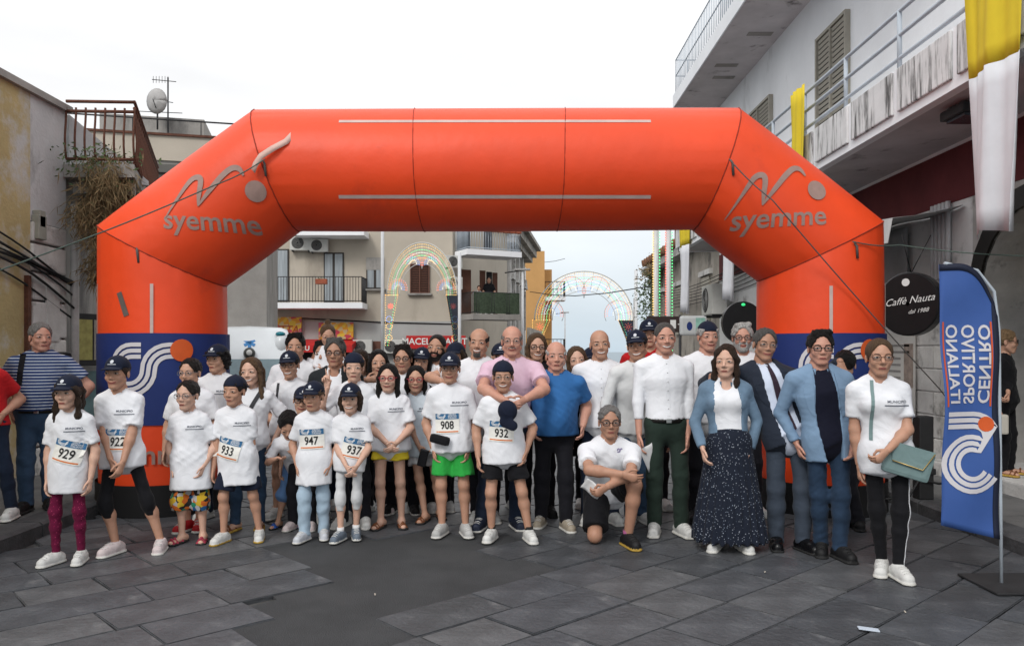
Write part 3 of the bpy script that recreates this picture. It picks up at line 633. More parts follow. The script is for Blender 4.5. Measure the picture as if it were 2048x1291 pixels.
sign('fruit_shop_sign', 'fruit-printed sign board with the word frutta under the balcony', 509, 606, 634, 668, M_FRU, [('BO', .42, -.4, .13, M_SBR, .2), ('FRUTTA', .42, .1, -.17, M_SBR, .2)])
sign('fruit_shop_sign', 'smaller fruit-printed sign board without readable words over the red awning', 640, 709, 645, 678, M_FRU, [])
sign('butcher_sign', 'red sign board with white block letters over the butcher shop', 814, 932, 671, 697, M_SRED, [('MACELL', .36, -.70, .02, M_SW, 0), ('SALU', .36, .62, .02, M_SW, 0), ('ET', .36, 1.05, .02, M_SW, 0)])
aw = empty('red_awning', (fx(640), FB, gb0 + fz(690)), 'red awning with white lettering over the fruit shop front', 'awning')
mb = MB(); mb.prism([(fx(562) - fx(640), 0, .25), (fx(562) - fx(640), -1.2, 0), (fx(562) - fx(640), -1.2, -.28), (fx(562) - fx(640), -1.15, -.28), (fx(562) - fx(640), 0, .15)], (fx(716) - fx(562), 0, 0)); mb.build('canopy', M_SRED, aw)
V, F = text_mesh('DU', .26, 0, .006); MB().add([(a - .3, -1.21, b - .13) for a, b in V], F).build('lettering', M_SW, aw)
for k, (a_, b_) in enumerate(((450, 505), (520, 560), (580, 700), (733, 766), (800, 812), (840, 900))): wbox('shop_opening', M_DARK if k != 3 else M_BRN, a_, b_, 700 if k != 3 else 682, 738, -.06, -.051)
ac_unit((fx(728), FB - .25, gb0 + fz(706)), 0, 'white air conditioner between the red awning and a brown door', .9); ac_unit((fx(788), FB - .25, gb0 + fz(706)), 0, 'white air conditioner beside the red butcher sign', .9)
MB().tube([(fx(450), -.06, fz(640)), (fx(600), -.08, fz(636)), (fx(760), -.08, fz(644)), (fx(905), -.06, fz(648))], .025, 5).build('wall_cable', M_CABLE, bb_)
# side facade and its two balconies
sf_ = empty('balcony_stack', (fx(905), FB, gb0), 'pair of balconies, upper with terracotta boxes and lower with green screen', 'balcony'); sf_.rotation_euler = (0, 0, R(28))
def sz(py, D=33.5): return HC + (HY - py) / FPX * D - gb0
M_GRN = mat('green_mesh', (.045, .065, .04), .8, .35, 14)
balcony(sf_, 'balcony', .1, 2.5, sz(512), 1.2, M_GREYM, None, .85); balcony(sf_, 'balcony', .35, 2.45, sz(632), 1.2, M_IRON, M_GRN, .85)
for (x0, x1, z0, z1, m) in ((.2, .75, sz(510), sz(468), M_GLASS), (1.4, 1.75, sz(510), sz(462), M_GLASS), (.35, .8, sz(630), sz(545), M_BRN), (1.2, 1.45, sz(630), sz(545), M_BRN), (1.5, 1.75, sz(630), sz(547), M_DARK), (1.78, 2.0, sz(630), sz(548), M_BRN)): bx('door_leaf', m, sf_, x0, x1, -.04, .0, z0, z1)
for k in range(6): t = bx('flower_trough', M_POT, sf_, .85 + .27 * k, 1.09 + .27 * k, -1.3, -1.14, sz(478) + .0, sz(472) + .05, .02)
ac_unit((fx(908, 31.8), 31.6, gb0 + sz(545)), 28, 'white air conditioner high on the side wall between the two balconies', .8); ac_unit((fx(908, 31.8), 31.6, gb0 + sz(585)), 28, 'white air conditioner lower on the side wall left of the green screen', .8)
# old baroque house and orange house farther down the street
oh = empty('old_stone_house', (fx(1014, 39), 39.2, gz(39)), 'narrow old grey stone house with heavy cornice and pedimented windows', 'building'); oh.rotation_euler = (0, 0, R(83.5))
bx('wall', M_OLDST, oh, 0, 9, 0, 8, 0, 10.2); bx('cornice', M_OLDST, oh, -.3, 9.2, -.7, 8, 8.8, 9.2); bx('cornice', M_OLDST, oh, -.2, 9.2, -.45, 8, 8.5, 8.8); bx('cornice', M_OLDST, oh, -.4, 9.3, -.95, 8, 9.2, 9.4)
for k in range(4):
    x = .8 + 2.1 * k; bx('pilaster', M_STONE[1], oh, x - .65, x - .35, -.16, 0, 0, 8.5); bx('window_opening', M_DARK, oh, x + .1, x + .9, -.02, 0, 4.6, 6.6); bx('window_surround', M_STONE[2], oh, x - .05, x + .1, -.14, 0, 4.4, 6.7); bx('window_surround', M_STONE[2], oh, x + .9, x + 1.05, -.14, 0, 4.4, 6.7)
    MB().prism([(x - .2, -.25, 6.8), (x + 1.2, -.25, 6.8), (x + .5, -.25, 7.35)], (0, .25, 0)).build('pediment', M_STONE[2], oh)
bx('stone_balcony', M_OLDST, oh, .2, 8, -1.1, 0, 3.1, 3.4); bx('balcony_parapet', M_OLDST, oh, .2, 8, -1.1, -.95, 3.4, 4.35)
og = empty('orange_house', (fx(1052, 58), 58, gz(58)), 'plain orange house with small projecting balconies down the street', 'building')
bx('wall', M_ORANGE, og, 0, 1.35, 0, 8, 0, 8.75 + 2.74); bx('wall', M_ORANGE, og, 1.35, 1.95, 1.5, 9, 0, 10.3)
for zf in (8.2, 4.0):
    bx('balcony_slab', M_WALLW, og, 1.0, 2.9, .3, 2.2, zf - .25, zf); railing(og, [(1.4, .35), (2.85, .35), (2.85, 2.1)], zf, zf + 1.1, .25, M_IRON, .02, 0, (0, .5, 1))
# --- right: white cafe building
wb = empty('cafe_building', (5.5, 13, .12), 'white rendered building with marble-fronted balcony above the cafe', 'building')
def W(y): return y - 13.0
bx('wall', M_WALLW, wb, 0, 8, W(9.6), W(21.2), 3.95, 14); bx('wall', M_WALLW, wb, .0, 8, W(2), W(9.6), 3.95, 14)
bx('red_band', M_REDW, wb, -.012, 8, W(2), W(21.2), 3.28, 3.95); 
bx('shopfront_wall', mat('shop_render', (.72, .72, .71), .85, .12, 1.2, .2, 20, stain=((.27, .26, .25), 1.1, .56)), wb, 0, 8, W(9.55), W(21.2), -.3, 3.28); bx('shopfront_wall', M_STONE[2], wb, 0, 8, W(2), W(7.3), -.3, 3.28)
# arched cafe doorway: jambs, voussoirs, dark interior
bx('doorway_back', M_DARK, wb, .9, 1.0, W(7.3), W(9.55), -.1, 3.28); n = 12
P = [(0, W(7.3), 3.28), (0, W(9.55), 3.28)]
arcp = [(0, W(8.42) + 1.0 * math.cos(math.pi * i / n), 1.95 + 1.05 * math.sin(math.pi * i / n)) for i in range(n + 1)]
mb = MB(); mb.prism([(0, W(9.55), 0), (0, W(9.55), 3.28)] + [(0, W(7.3), 3.28), (0, W(7.3), 0), (0, W(7.42), 0)] + arcp[::-1] + [(0, W(9.42), 0)], (.9, 0, 0)); mb.build('door_surround', M_STONE[2], wb)
for i in range(n):
    a, b = arcp[i], arcp[i + 1]; c = Vector((0, W(8.42), 1.95)); mb = MB(); q = [Vector(a), Vector(b), Vector(b) + (Vector(b) - c) * .22, Vector(a) + (Vector(a) - c) * .22]; mb.prism([p + Vector((-.03, 0, 0)) for p in q], (.05, 0, 0)); mb.build('voussoir', mat('dark_wood', (.016, .014, .013), .5, .2), wb)
bx('transom', M_IRON, wb, .55, .62, W(7.42), W(9.42), 1.93, 2.02); bx('fanlight', mat('fanlight_yellow', (.30, .22, .03), .3, .2), wb, .6, .61, W(7.5), W(9.3), 2.02, 2.9); bx('door_leaf', mat('door_dark', (.02, .018, .016), .4, .2), wb, .55, .6, W(8.75), W(9.4), 0, 1.93); bx('door_pane', M_GLASS, wb, .545, .549, W(8.83), W(9.32), .5, 1.85)
bx('door_step', M_STONE[1], wb, -.55, .9, W(7.2), W(9.6), -.1, .14, .02)
# wall blocks beside the door
for r_ in range(8):
    y = 9.62
    while y < 12.4:
        L_ = .62 if (r_ % 2) else .78; bx('wall_block', M_STONE[(r_ + int(y * 3)) % 2], wb, -.025, .02, W(y) + .006, W(min(y + L_, 12.6)) - .006, .0 + r_ * .30 + .006, .30 + r_ * .30 - .006, .012); y += L_
for k in range(5): MB().tube([(-.05, W(10.0 + .09 * k), 2.35), (-.05, W(10.0 + .09 * k), 3.3)], .032, 8).build('pipe', M_WHITEM, wb)
po = empty('wall_poster', (5.44, 11.3, 1.15), 'large faded text poster on the stone wall behind the bollard', 'poster'); bx('sheet', mat('poster_paper', (.50, .49, .46), .7, .06), po, 0, .008, -.5, .5, -.65, .65)
for k in range(12): bx('text_line', mat('poster_ink', (.22, .21, .2), .8, .2, 40), po, -.004, 0, -.1 if k > 1 else -.35, .42, .46 - .09 * k, .49 - .09 * k)
bx('picture', mat('poster_figure', (.25, .2, .17), .7, .4, 9), po, -.004, 0, -.45, -.2, -.1, .5)
# awning cloth folded against the wall
aw2 = empty('grey_awning', (5.5, 10.6, 3.2), 'grey canvas awning hanging loose from the cafe wall', 'awning'); ra = random.Random(8)
MB().grid([[Vector((-.95 * t - .03, -.9 + 3.0 * s_, .12 - .16 * t - (.0 if t < .95 else .30 + .12 * math.sin(7 * s_)) - .03 * math.sin(8 * s_ + 3 * t))) for s_ in [i / 24 for i in range(25)]] for t in (0, .3, .6, .9, .96, 1.0)]).build('canvas', mat('canvas_grey', (.36, .36, .36), .85, .1, 3, .1, 30), aw2, .006)
MB().grid([[Vector((-.06 - .25 * (1 - t) * (s_) - .03 * math.sin(11 * s_), .4 + .9 * s_ * (.7 + .3 * (1 - t)), .05 - 1.0 * t)) for s_ in [i / 12 for i in range(13)]] for t in [j / 8 for j in range(9)]]).build('hanging_flap', MATS['canvas_grey'], aw2, .006)
# lower balcony
lb_ = empty('marble_balcony', (4.3, 13, 4.1), 'long balcony with streaked marble panels and pale blue rails over the cafe', 'balcony')
bx('slab', M_SOFF, lb_, .03, 1.2, W(2.5), W(20.7), .02, .16); bx('edge_beam', M_WALLW, lb_, 0, .12, W(2.5), W(20.7), 0, .60)
y = 3.0; 
while y < 20.2: bx('marble_panel', M_MARB, lb_, -.035, 0.0, W(y), W(y + 1.08), .10, .58, .012); y += 1.2
bx('end_wall', M_WALLW, lb_, 0, 1.2, W(20.6), W(20.72), 0, .6)
y = 3.2
while y < 20.6: MB().tube([(.06, W(y), .58), (.06, W(y), 1.28)], .028, 8).build('rail_post', M_GREYM, lb_); y += 1.45
for z in (.74, 1.0, 1.27): MB().tube([(.06, W(2.6), z), (.06, W(20.65), z), (1.15, W(20.65), z)], .024, 8).build('rail', M_GREYM, lb_)
ll = empty('balcony_lamp', (4.75, 8.3, 4.08), 'dark rectangular lamp fixed under the marble balcony', 'lamp'); bx('housing', M_IRON, ll, -.2, .25, -.22, .22, -.10, 0, .02); bx('diffuser', M_GLASS, ll, -.15, .2, -.17, .17, -.13, -.101)
# upper balcony
ub = empty('upper_balcony', (4.3, 15, 8.0), 'upper concrete balcony with thin pale railing at the top of the cafe building', 'balcony')
bx('slab', M_SOFF, ub, 0, 1.2, -6.5, 6.2, 0, .2); bx('edge', M_WALLW, ub, -.03, 0, -6.5, 6.23, -.02, .30); bx('edge', M_WALLW, ub, 0, 1.2, 6.2, 6.23, -.02, .30)
railing(ub, [(.03, -6.4), (.03, 6.15), (1.15, 6.15)], .28, 1.22, .15, M_GREYM, .010, 0, (0, .55, 1))
for k, (y_, x_) in enumerate(((-2.5, .4), (1.2, .5), (3.0, .3), (3.8, .45))): bx('spalled_patch', M_CONC, ub, x_, x_ + .5, y_, y_ + .18, -.012, .0)
for (y0, y1, z0, z1, lab) in ((13.05, 14.25, 4.75, 7.05, 'tall beige louvred balcony shutters on the white wall above the marble balcony'), (16.9, 18.5, 4.75, 6.9, 'half-open beige louvred shutters farther along the white wall')):
    e = empty('shuttered_window', (5.5, (y0 + y1) / 2, z0), lab, 'window', 'shuttered windows of the cafe building'); louvre(e, Matrix.Rotation(R(-90), 4, 'Z') @ Matrix.Translation((0, -.03, 0)), y1 - y0, z1 - z0, M_SLAT, 2, 26)
ac_unit((5.2, 19.6, 6.6), -90, 'white air conditioner high on the white wall by the upper balcony', 1.1); ac_unit((5.1, 20.2, 2.45), -90, 'white air conditioner on the wall between two hanging cloths', 1.25)
# yellow and white cloths hung from the rail
M_CY = mat('cloth_yellow', (.68, .52, .03), .8, .05, 4, .06, 10); M_CW = mat('cloth_hang_white', (.64, .65, .68), .8, .05, 4, .06, 10)
def hung(y, w_, ztop, zmid, zbot, label, seed):
    e = empty('hanging_cloth', (4.22, y, zbot), label, 'banner', 'yellow and white cloths hung from the balcony'); rr = random.Random(seed); ph = rr.uniform(0, 6)
    for nm, a, b, m in (('yellow_half', zmid, ztop, M_CY), ('white_half', zbot, zmid, M_CW)):
        if b > a: MB().grid([[Vector((-.03 - .05 * math.sin(9 * s_ + ph + .6 * z) * (.4 + .3 * (ztop - z)) - .02 * math.sin(21 * s_ + z), (s_ - .5) * w_ * (1 - .05 * (ztop - z)), z - zbot - (.12 * abs(s_ - .6) if (z == zbot) else 0))) for s_ in [i / 16 for i in range(17)]] for z in [a + (b - a) * j / 8 for j in range(9)]]).build(nm, m, e, .004)
hung(7.0, .78, 5.38, 4.05, 2.62, 'yellow and white cloth hanging from the balcony rail beside the cafe door', 1); hung(11.75, .55, 5.38, 3.6, 2.6, 'yellow and white cloth on the balcony rail behind the arch shoulder', 2)
hung(15.6, .75, 5.38, 4.2, 2.56, 'cloth with white end hanging by the air conditioner under the balcony', 3); hung(19.5, .85, 5.38, 4.1, 2.5, 'narrow yellow and white cloth at the far balcony end', 4)
# round cafe sign
cs = empty('round_cafe_sign', at(1822, 608, 9.3), 'round black drum sign with white script lettering hung by the cafe', 'sign'); cs.rotation_euler = (0, 0, R(-50))
def rim(y, r): return [Vector((r * math.cos(a), y, r * 1.04 * math.sin(a))) for a in [i * math.pi / 18 for i in range(37)]]
MB().grid([rim(-.09, .02), rim(-.09, .34), rim(-.075, .355), rim(.075, .355), rim(.09, .34), rim(.09, .02)], False).build('drum', mat('sign_black', (.012, .012, .013), .35, .1), cs)
for (t, sz_, x, z_, sh_) in (('Caffè Nauta', .116, .02, .04, .35), ('dal 1988', .066, .12, -.085, .35)):
    V, F = text_mesh(t, sz_, sh_, 0); MB().add([(a + x, -.094, b + z_ + .1 * a) for a, b in V], F).build('lettering', M_SW, cs)
V, F = disc2d(-.02, .25, .045, 16, 1); MB().add([(a, -.094, b) for a, b in V], F).build('badge', M_SW, cs)
for s_ in (-1, 1): MB().tube([(0, 0, .36), (.10 * s_ + .06, .15 * s_, .8)], .006, 5).build('hanging_wire', M_CABLE, cs)
# farther right: old house, signs, poles
ro = empty('tiled_old_house', (5.7, 27, gz(27)), 'low old stone house with tiled eaves beyond the cafe building', 'building')
bx('wall', M_OLDST, ro, 0, 6, -5.6, 6, 0, 6.0); 
for k in range(20): MB().tube([(-.5, -5.5 + .55 * k, 6.02), (1.5, -5.5 + .55 * k, 6.4)], .14, 8).build('roof_tile', M_TILE, ro)
bx('eaves', M_STONE[2], ro, -.35, .2, -5.6, 6, 5.65, 5.9); bx('upper_storey', M_BRN, ro, .6, 5, -5.6, 4, 6.0, 8.6)
for y_ in (-3.6, .2, 3.4): bx('shutter', M_SLAT, ro, -.06, .0, y_ - .45, y_ + .45, 3.1, 4.7); bx('string_course', M_STONE[1], ro, -.10, -.0, y_ - .7, y_ + .7, 4.75, 4.9)
bx('terrace_rail', M_GREYM, ro, -.2, -.17, -5.6, -3, 6.9, 7.8)
pg = empty('wall_shrub', (5.2, 30.5, 3.0), 'green and dry shrub growing out of the old house gable', 'plant'); foliage('leaves', M_LEAF, pg, [((0, 0, .3 * k), (.25, .3, .25)) for k in range(5)], 700, .13, cr, .5); foliage('dead_stems', M_PLANT, pg, [((.2, 0, 1.5), (.25, .3, .2))], 300, .16, cr, 0)
dsn = empty('direction_sign', at(1333, 648, 17.0), 'brown direction sign with white arrow above the crowd', 'sign'); bx('board', mat('sign_darkbrown', (.035, .022, .02), .5, .1), dsn, -.42, .42, 0, .04, -.17, .17, .01)
V, F = text_mesh('→', .3, 0, .004); MB().box(.08, .2, -.006, -.002, -.09, .09).build('pictogram', M_SW, dsn); MB().add([(.24, -.006, .01), (.36, -.006, .01), (.36, -.006, -.01), (.24, -.006, -.01), (.30, -.006, .08), (.38, -.006, 0), (.30, -.006, -.08), (.33, -.006, 0)], [(0, 1, 2, 3), (4, 5, 7), (5, 6, 7)]).build('arrow', M_SW, dsn); MB().tube([(.3, .06, -2.2), (.3, .06, .2)], .03, 8).build('post', M_IRON, dsn)
bs2 = empty('coffee_bar_sign', at(1388, 652, 15.5), 'white rounded bar sign with blue coffee bean emblem', 'sign'); MB().bbox(-.28, .24, -.06, .06, -.18, .2, .05).build('board', mat('sign_offwhite', (.50, .52, .52), .4, .05), bs2)
V, F = disc2d(0, 0, 1, 20, 1); MB().add([(-.1 + .055 * a, -.064, .085 * b) for a, b in V], F).build('bean_emblem', M_BLUE, bs2); bx('side_panel', mat('sign_green', (.25, .45, .38), .3, .3, 8), bs2, .02, .2, -.066, -.061, -.1, .16)
rs = empty('round_bar_sign', at(1484, 645, 13.5), 'dark round sign with green light hanging off the shop wall', 'sign'); MB().grid([[p * .95 for p in rim(-.06, .02)], [p * .95 for p in rim(-.06, .36)], [p * .95 for p in rim(.06, .36)], [p * .95 for p in rim(.06, .02)]], False).build('drum', MATS['sign_black'], rs); MB().sphere((0, -.08, .3), (.035, .015, .025), 10, 6).build('green_lamp', mat('lamp_green', (.05, .8, .25), .3, 0, emit=.6), rs)
rc = random.Random(21)
for k in range(7):
    a = Vector((5.42, 12.5 + .1 * k, 3.35 + .12 * k)); b = Vector((5.5, 27 + k, 3.0 + .15 * k)); o = MB().tube([(b - a) * t - Vector((0, 0, (.18 + .05 * k) * math.sin(math.pi * t))) for t in [j / 10 for j in range(11)]], .012, 5).build('facade_cable', M_CABLE); o.location = a; tag(o, 'black cable slung along the cafe facade below the balcony', 'cable', 'cables along the cafe facade')
# --- festival lights: frames with coloured bulbs
BUL = {'y': (1, .62, .16), 'g': (.15, 1, .35), 'w': (1, .95, .85), 'r': (1, .16, .10), 'b': (.25, .42, 1)}
for k_, c_ in BUL.items(): mat('bulb_' + k_, c_, .4, 0, emit=1.25)
M_FRAME = mat('light_frame_white', (.60, .60, .58), .5, .05)
def bulbs(parent, curves, r, D):
    by = {}
    for col, P in curves: by.setdefault(col, []).extend(P)
    for col, P in by.items():
        mb = MB()
        for p in P: p = Vector(p); mb.add([p + Vector(q) * r for q in ((1, 0, 0), (0, 1, 0), (-1, 0, 0), (0, -1, 0), (0, 0, 1), (0, 0, -1))], [(0, 1, 4), (1, 2, 4), (2, 3, 4), (3, 0, 4), (1, 0, 5), (2, 1, 5), (3, 2, 5), (0, 3, 5)])
        o = mb.build('bulb_string', MATS['bulb_' + col], parent); o['kind'] = 'stuff'
def festival(name, label, D, pxl, pxr, pytop, pyspring, pybot, posts, drop=True, bright=1, half=None):
    S_ = D / FPX; c = (pxl + pxr) / 2; e = empty(name, (fx(c, D), D, gz(D)), label, 'light arch', 'festival light arches')
    def q(px, py): return Vector(((px - c) * S_, 0, HC + (HY - py) * S_ - gz(D)))
    W_ = (pxr - pxl) / 2; hgt = pyspring - pytop; cur = []; fr = MB()
    def arc(cx_, cy_, rx, ry, a0, a1, n): return [q(cx_ + rx * math.cos(R(a0 + (a1 - a0) * i / (n - 1))), cy_ - ry * math.sin(R(a0 + (a1 - a0) * i / (n - 1)))) for i in range(n)]
    rows = 6
    for k in range(rows):
        rx, ry = W_ * (1 - .055 * k), hgt * (1 - .055 * k); n = int(W_ * 3.1 / 3.6); P = arc(c, pyspring, rx, ry, 0, 180, max(n, 20))
        cur.append(('yygwgy'[k], P))
    fr.tube(arc(c, pyspring, W_ * 1.03, hgt * 1.03, 0, 180, 40), .02 * D / 26, 5); fr.tube(arc(c, pyspring, W_ * .66, hgt * .62, 0, 180, 40), .012 * D / 26, 5)
    for i in range(15): a = 10 + 160 * i / 14; fr.tube([arc(c, pyspring, W_ * .68, hgt * .66, a, a, 2)[0], arc(c, pyspring, W_ * 1.03, hgt * 1.03, a, a, 2)[0]], .008 * D / 26, 4)
    for s_ in (-1, 1):                                      # scrolls: red outside, blue inside
        for (dx, dy, rr) in ((.26, .62, .27), (.70, .13, .26)):
            cx_ = c + s_ * W_ * dx; cy_ = pyspring - hgt * dy; r_ = W_ * rr
            for k, col in enumerate('rrbbw'): cur.append((col, arc(cx_, cy_, r_ * (1 - .16 * k), r_ * (1 - .16 * k) * 1.05, -10 if s_ < 0 else 0, 180 if s_ < 0 else 190, max(8, int(r_ * 2.6 / 3.4 * (1 - .12 * k))))))
            fr.tube(arc(cx_, cy_, r_ * 1.06, r_ * 1.1, -30, 210, 20), .010 * D / 26, 4)
    for (px_, toppy) in posts: MB().tube([q(px_, toppy), Vector((q(px_, 700).x, 0, 0))], .055 * D / 26, 8).build('post', M_WHITEM, e)
    for (px_, s_) in ((pxl, 1), (pxr, -1)) if drop else ():  # hanging side panels with stars
        w_ = W_ * .36; x0 = px_ - s_ * w_ * .2; y0 = pyspring; y1 = pybot
        for t in (0, 1): cur.append(('y', [q(x0 + s_ * w_ * (1 - .75 * i / 20 if t else 0), y0 + (y1 - y0) * i / 20) for i in range(21)]))
        cur.append(('y', [q(x0 + s_ * w_ * i / 8, y0) for i in range(9)])); cur.append(('g', [q(x0 + s_ * (w_ * (.85 - .7 * i / 18)), y0 + (y1 - y0) * (i / 18)) for i in range(19)]))
        sy = y0 + (y1 - y0) * .22; 
        for k in range(8): cur.append(('r', [q(x0 + s_ * w_ * .42 + w_ * .22 * j / 3 * math.cos(k * math.pi / 4), sy + w_ * .22 * j / 3 * math.sin(k * math.pi / 4)) for j in range(1, 4)]))
        for (t, col) in ((.48, 'b'), (.62, 'y'), (.85, 'y')): cur.append((col, arc(x0 + s_ * w_ * .3, y0 + (y1 - y0) * t, w_ * .24, w_ * .24, 0, 340, 12)))
        MB().add([q(x0, y0), q(x0 + s_ * w_, y0), q(x0 + s_ * w_ * .3, y1), q(x0, y1)], [(0, 1, 2, 3)]).build('panel', mat('panel_dark', (.03, .035, .05), .8, .2), e, .02) if px_ == pxr or not half else None
    fr.build('frame', M_FRAME, e); bulbs(e, cur, .016 * D / 26 * bright, D); return e
festival('festival_light_arch', 'lit festival arch with coloured bulbs in front of the beige block', 26.0, 776, 912, 488, 590, 690, ((765, 300), (919, 505)), True, 1.0, True)
festival('festival_light_arch', 'paler lit festival arch spanning the street far away', 50.0, 1072, 1264, 545, 640, 700, ((1048, 535), (1272, 540)), True, .85, True)
festival('festival_light_arch', 'edge of a lit festival arch beside the orange arch leg', 24.0, 360, 490, 420, 545, 650, ((497, 470),), True, 1.0, True)
for (px_, cols, lab) in ((1312, 'yg', 'white lamp-strung festival pole beside the old house with yellow bulbs'), (1337, 'rg', 'white lamp-strung festival pole nearer the cafe with red and green bulbs')):
    D = 22.0; e = empty('festival_pole', (fx(px_, D), D, gz(D)), lab, 'light pole', 'festival poles on the right'); MB().tube([(0, 0, 0), (0, 0, 6.2)], .075, 8).build('post', M_WHITEM, e)
    cur = [(cols[0], [(-.09, -.06, 1.8 + .07 * i) for i in range(60)]), (cols[1], [(.09, -.06, 1.6 + .085 * i) for i in range(48)])]; bulbs(e, cur, .022, D)
for (px_, py_, D, lab) in ((1045, 540, 36.0, 'street lamp with long arm on the old stone house corner'), (1130, 625, 70.0, 'small far street lamp beyond the orange house')):
    e = empty('street_lamp', (fx(px_, D), D, gz(D)), lab, 'street lamp'); hz_ = HC + (HY - py_) / FPX * D - gz(D); MB().tube([(0, 0, 0), (0, 0, hz_)], [.09, .05], 8).build('post', M_WHITEM, e); MB().tube([(0, 0, hz_), (-.8, 0, hz_ - .12)] if px_ < 1100 else [(0, 0, hz_), (-.8, 0, hz_ - .1)], .03, 6).build('arm', M_IRON, e); MB().bbox(-.35, .35, -.12, .12, hz_ - .02, hz_ + .07, .03).build('lamp_head', M_PVC, e)
# wires over the far street
for k, (a, b) in enumerate(((at(1060, 583, 40), at(1300, 572, 24)), (at(1050, 518, 60), at(1130, 517, 60)))):
    o = MB().tube([Vector(a) - Vector(a)] + [(b - a) * t - Vector((0, 0, .25 * math.sin(math.pi * t))) for t in (.25, .5, .75, 1)], .018, 5).build('overhead_wire', M_CABLE); o.location = a; tag(o, ('long dark overhead wire sagging across the street behind the crowd', 'short overhead wire by the orange house')[k], 'wire')
o = MB().tube([(0, 0, 0), (0, 0, 6.5)], [.05, .035], 6).build('pole', M_PVC); o.location = (fx(1268, 45), 45, gz(45)); tag(o, 'bare grey pole standing by the far light arch', 'pole')
# --- ambulance
AD = 16.8; am = empty('ambulance', (fx(497, AD), AD, gz(AD)), 'white ambulance with blue star emblem parked behind the crowd', 'ambulance'); am.rotation_euler = (0, 0, R(17)); M_AMB = mat('ambulance_white', (.62, .65, .67), .25, .04, 2, spec=.5)
prof = [(0.0, .35), (-.02, 1.0), (.25, 1.25), (.85, 1.78), (1.15, 2.36), (1.6, 2.46), (5.4, 2.46), (5.5, .35)]
rows_ = []
for s_, ins in ((-1.0, .0), (-.97, .02), (-.80, .06), (0, .09), (.80, .06), (.97, .02), (1.0, 0)):
    rows_.append([Vector((s_ * (1.0 if z < 1.7 else 1.0 - .16 * (z - 1.7) / .76), y, z + (ins if z > 2 else 0) - (.08 if abs(s_) == 1 and z > 2 else 0))) for y, z in prof])
b_ = MB().grid(rows_, True); b_.add([tuple(r) for r in rows_[0]], [tuple(range(len(prof)))]); b_.add([tuple(r) for r in rows_[-1]], [tuple(range(len(prof)))[::-1]]); b_.build('body', M_AMB, am)
MB().add([(-.86, .285, 1.33), (.86, .285, 1.33), (.74, .80, 1.80), (-.74, .80, 1.80)], [(0, 1, 2, 3)]).build('windscreen', mat('tinted_glass', (.10, .16, .18), .08, .1, spec=.6), am, .01)
for k in range(3):
    M = Matrix.Translation((0, 1.03, 2.16)) @ Matrix.Rotation(R(-28), 4, 'X') @ Matrix.Rotation(R(60 * k), 4, 'Y'); MB().box(-.035, .035, -.012, .0, -.13, .13, M).build('star_bar', mat('star_blue', (.05, .22, .50), .4, 0), am)
mb = MB(); mb.sphere((0, .86, 1.93), (.13, .12, .13), 14, 8); mb.build('spotlight', mat('lamp_dark', (.06, .06, .055), .3, .2), am); MB().sphere((0, .77, 1.94), (.07, .04, .07), 10, 6).build('lamp_glass', mat('lamp_glass', (.6, .6, .58), .1, 0), am)
for s_ in (-1, 1): MB().sphere((s_ * .68, 1.1, 2.12), (.16, .18, .26), 12, 8).build('roof_pod', M_AMB, am); MB().sphere((s_ * .66, 1.08, 2.36), (.11, .12, .06), 12, 6).build('beacon', mat('beacon_teal', (.01, .16, .20), .2, 0), am)
for s_ in (-1, 1): MB().bbox(s_ * .78 - .16, s_ * .78 + .16, -.06, .05, .75, .98, .03).build('headlight', M_GLASS, am)
for s_ in (-1, 1):
    for y_ in (.75, 4.4): MB().tube([(s_ * .78, y_, .34), (s_ * 1.0, y_, .34)], .34, 18).build('wheel', M_BLK, am)
bx('bumper', mat('bumper_grey', (.08, .08, .085), .6, .1), am, -.98, .98, -.12, .1, .3, .62, .05)
# --- feather flag, bollard, litter
ff = empty('feather_flag', (fx(2003, 5.3), 5.3, 0), 'tall blue feather flag with mirrored white lettering on a dark base plate', 'flag'); ff.rotation_euler = (0, R(-.4), 0)
M_FB = mat('flag_blue', (.045, .105, .33), .65, .08, 3, .05, 10); M_FN = mat('flag_navy', (.012, .016, .035), .7, .1); FW = .375
def ftop(s_): return 2.135 - .30 * max(0, (s_ - .25) / .75) ** 2.2 if True else 0            # s=0 far edge ... 1 at the pole
def fpt(s_, z, lift=0.0): return Vector((-FW * (1 - s_) - .012, .035 * math.sin(4.0 * z + 5 * s_) * (1 - s_) * .8 + .012 * math.sin(9 * z - 3 * s_) - lift, z))
def fbot(s_): return .40 - .09 * s_
MB().grid([[fpt(s_, fbot(s_) + (ftop(s_) - fbot(s_)) * j / 40) for s_ in [i / 14 for i in range(15)]] for j in range(41)]).build('cloth', M_FB, ff, .002)
MB().grid([[fpt(s_ , fbot(s_) + (ftop(s_) - fbot(s_)) * j / 40, .004) for s_ in (.9, .95, 1.0)] for j in range(41)]).build('pole_sleeve', M_FN, ff, .004); MB().grid([[fpt(s_, ftop(s_) - dz, .004) for dz in (0, .045)] for s_ in [i / 14 for i in range(15)]]).build('top_hem', M_FN, ff, .004)
def fprint(nm, V2, F, m, lift=.006): return MB().add([fpt(x / FW, z, lift) for x, z in V2], F, True).build(nm, m, ff)
for t, x in (('ITALIANO', .075), ('SPORTIVO', .175), ('CENTRO', .275)):
    V, F = text_fine(t, .105, .03, bold=.002, xs=1.0 if t != 'CENTRO' else 1.18); Lm = .52 / (max(v[0] for v in V) - min(v[0] for v in V)); fprint('lettering', [(x + b, 1.47 + a * Lm) for a, b in V], F, M_WHT)
for x in (.022, .325): V, F = gridquads(.012, .56, 1, 12, x, 1.47); fprint('orange_line', V, F, M_ORB)
out_ = []
def fc_(X, Y): return ((X - 415) * .00174, 2.13 - (Y - 200) * .00172)
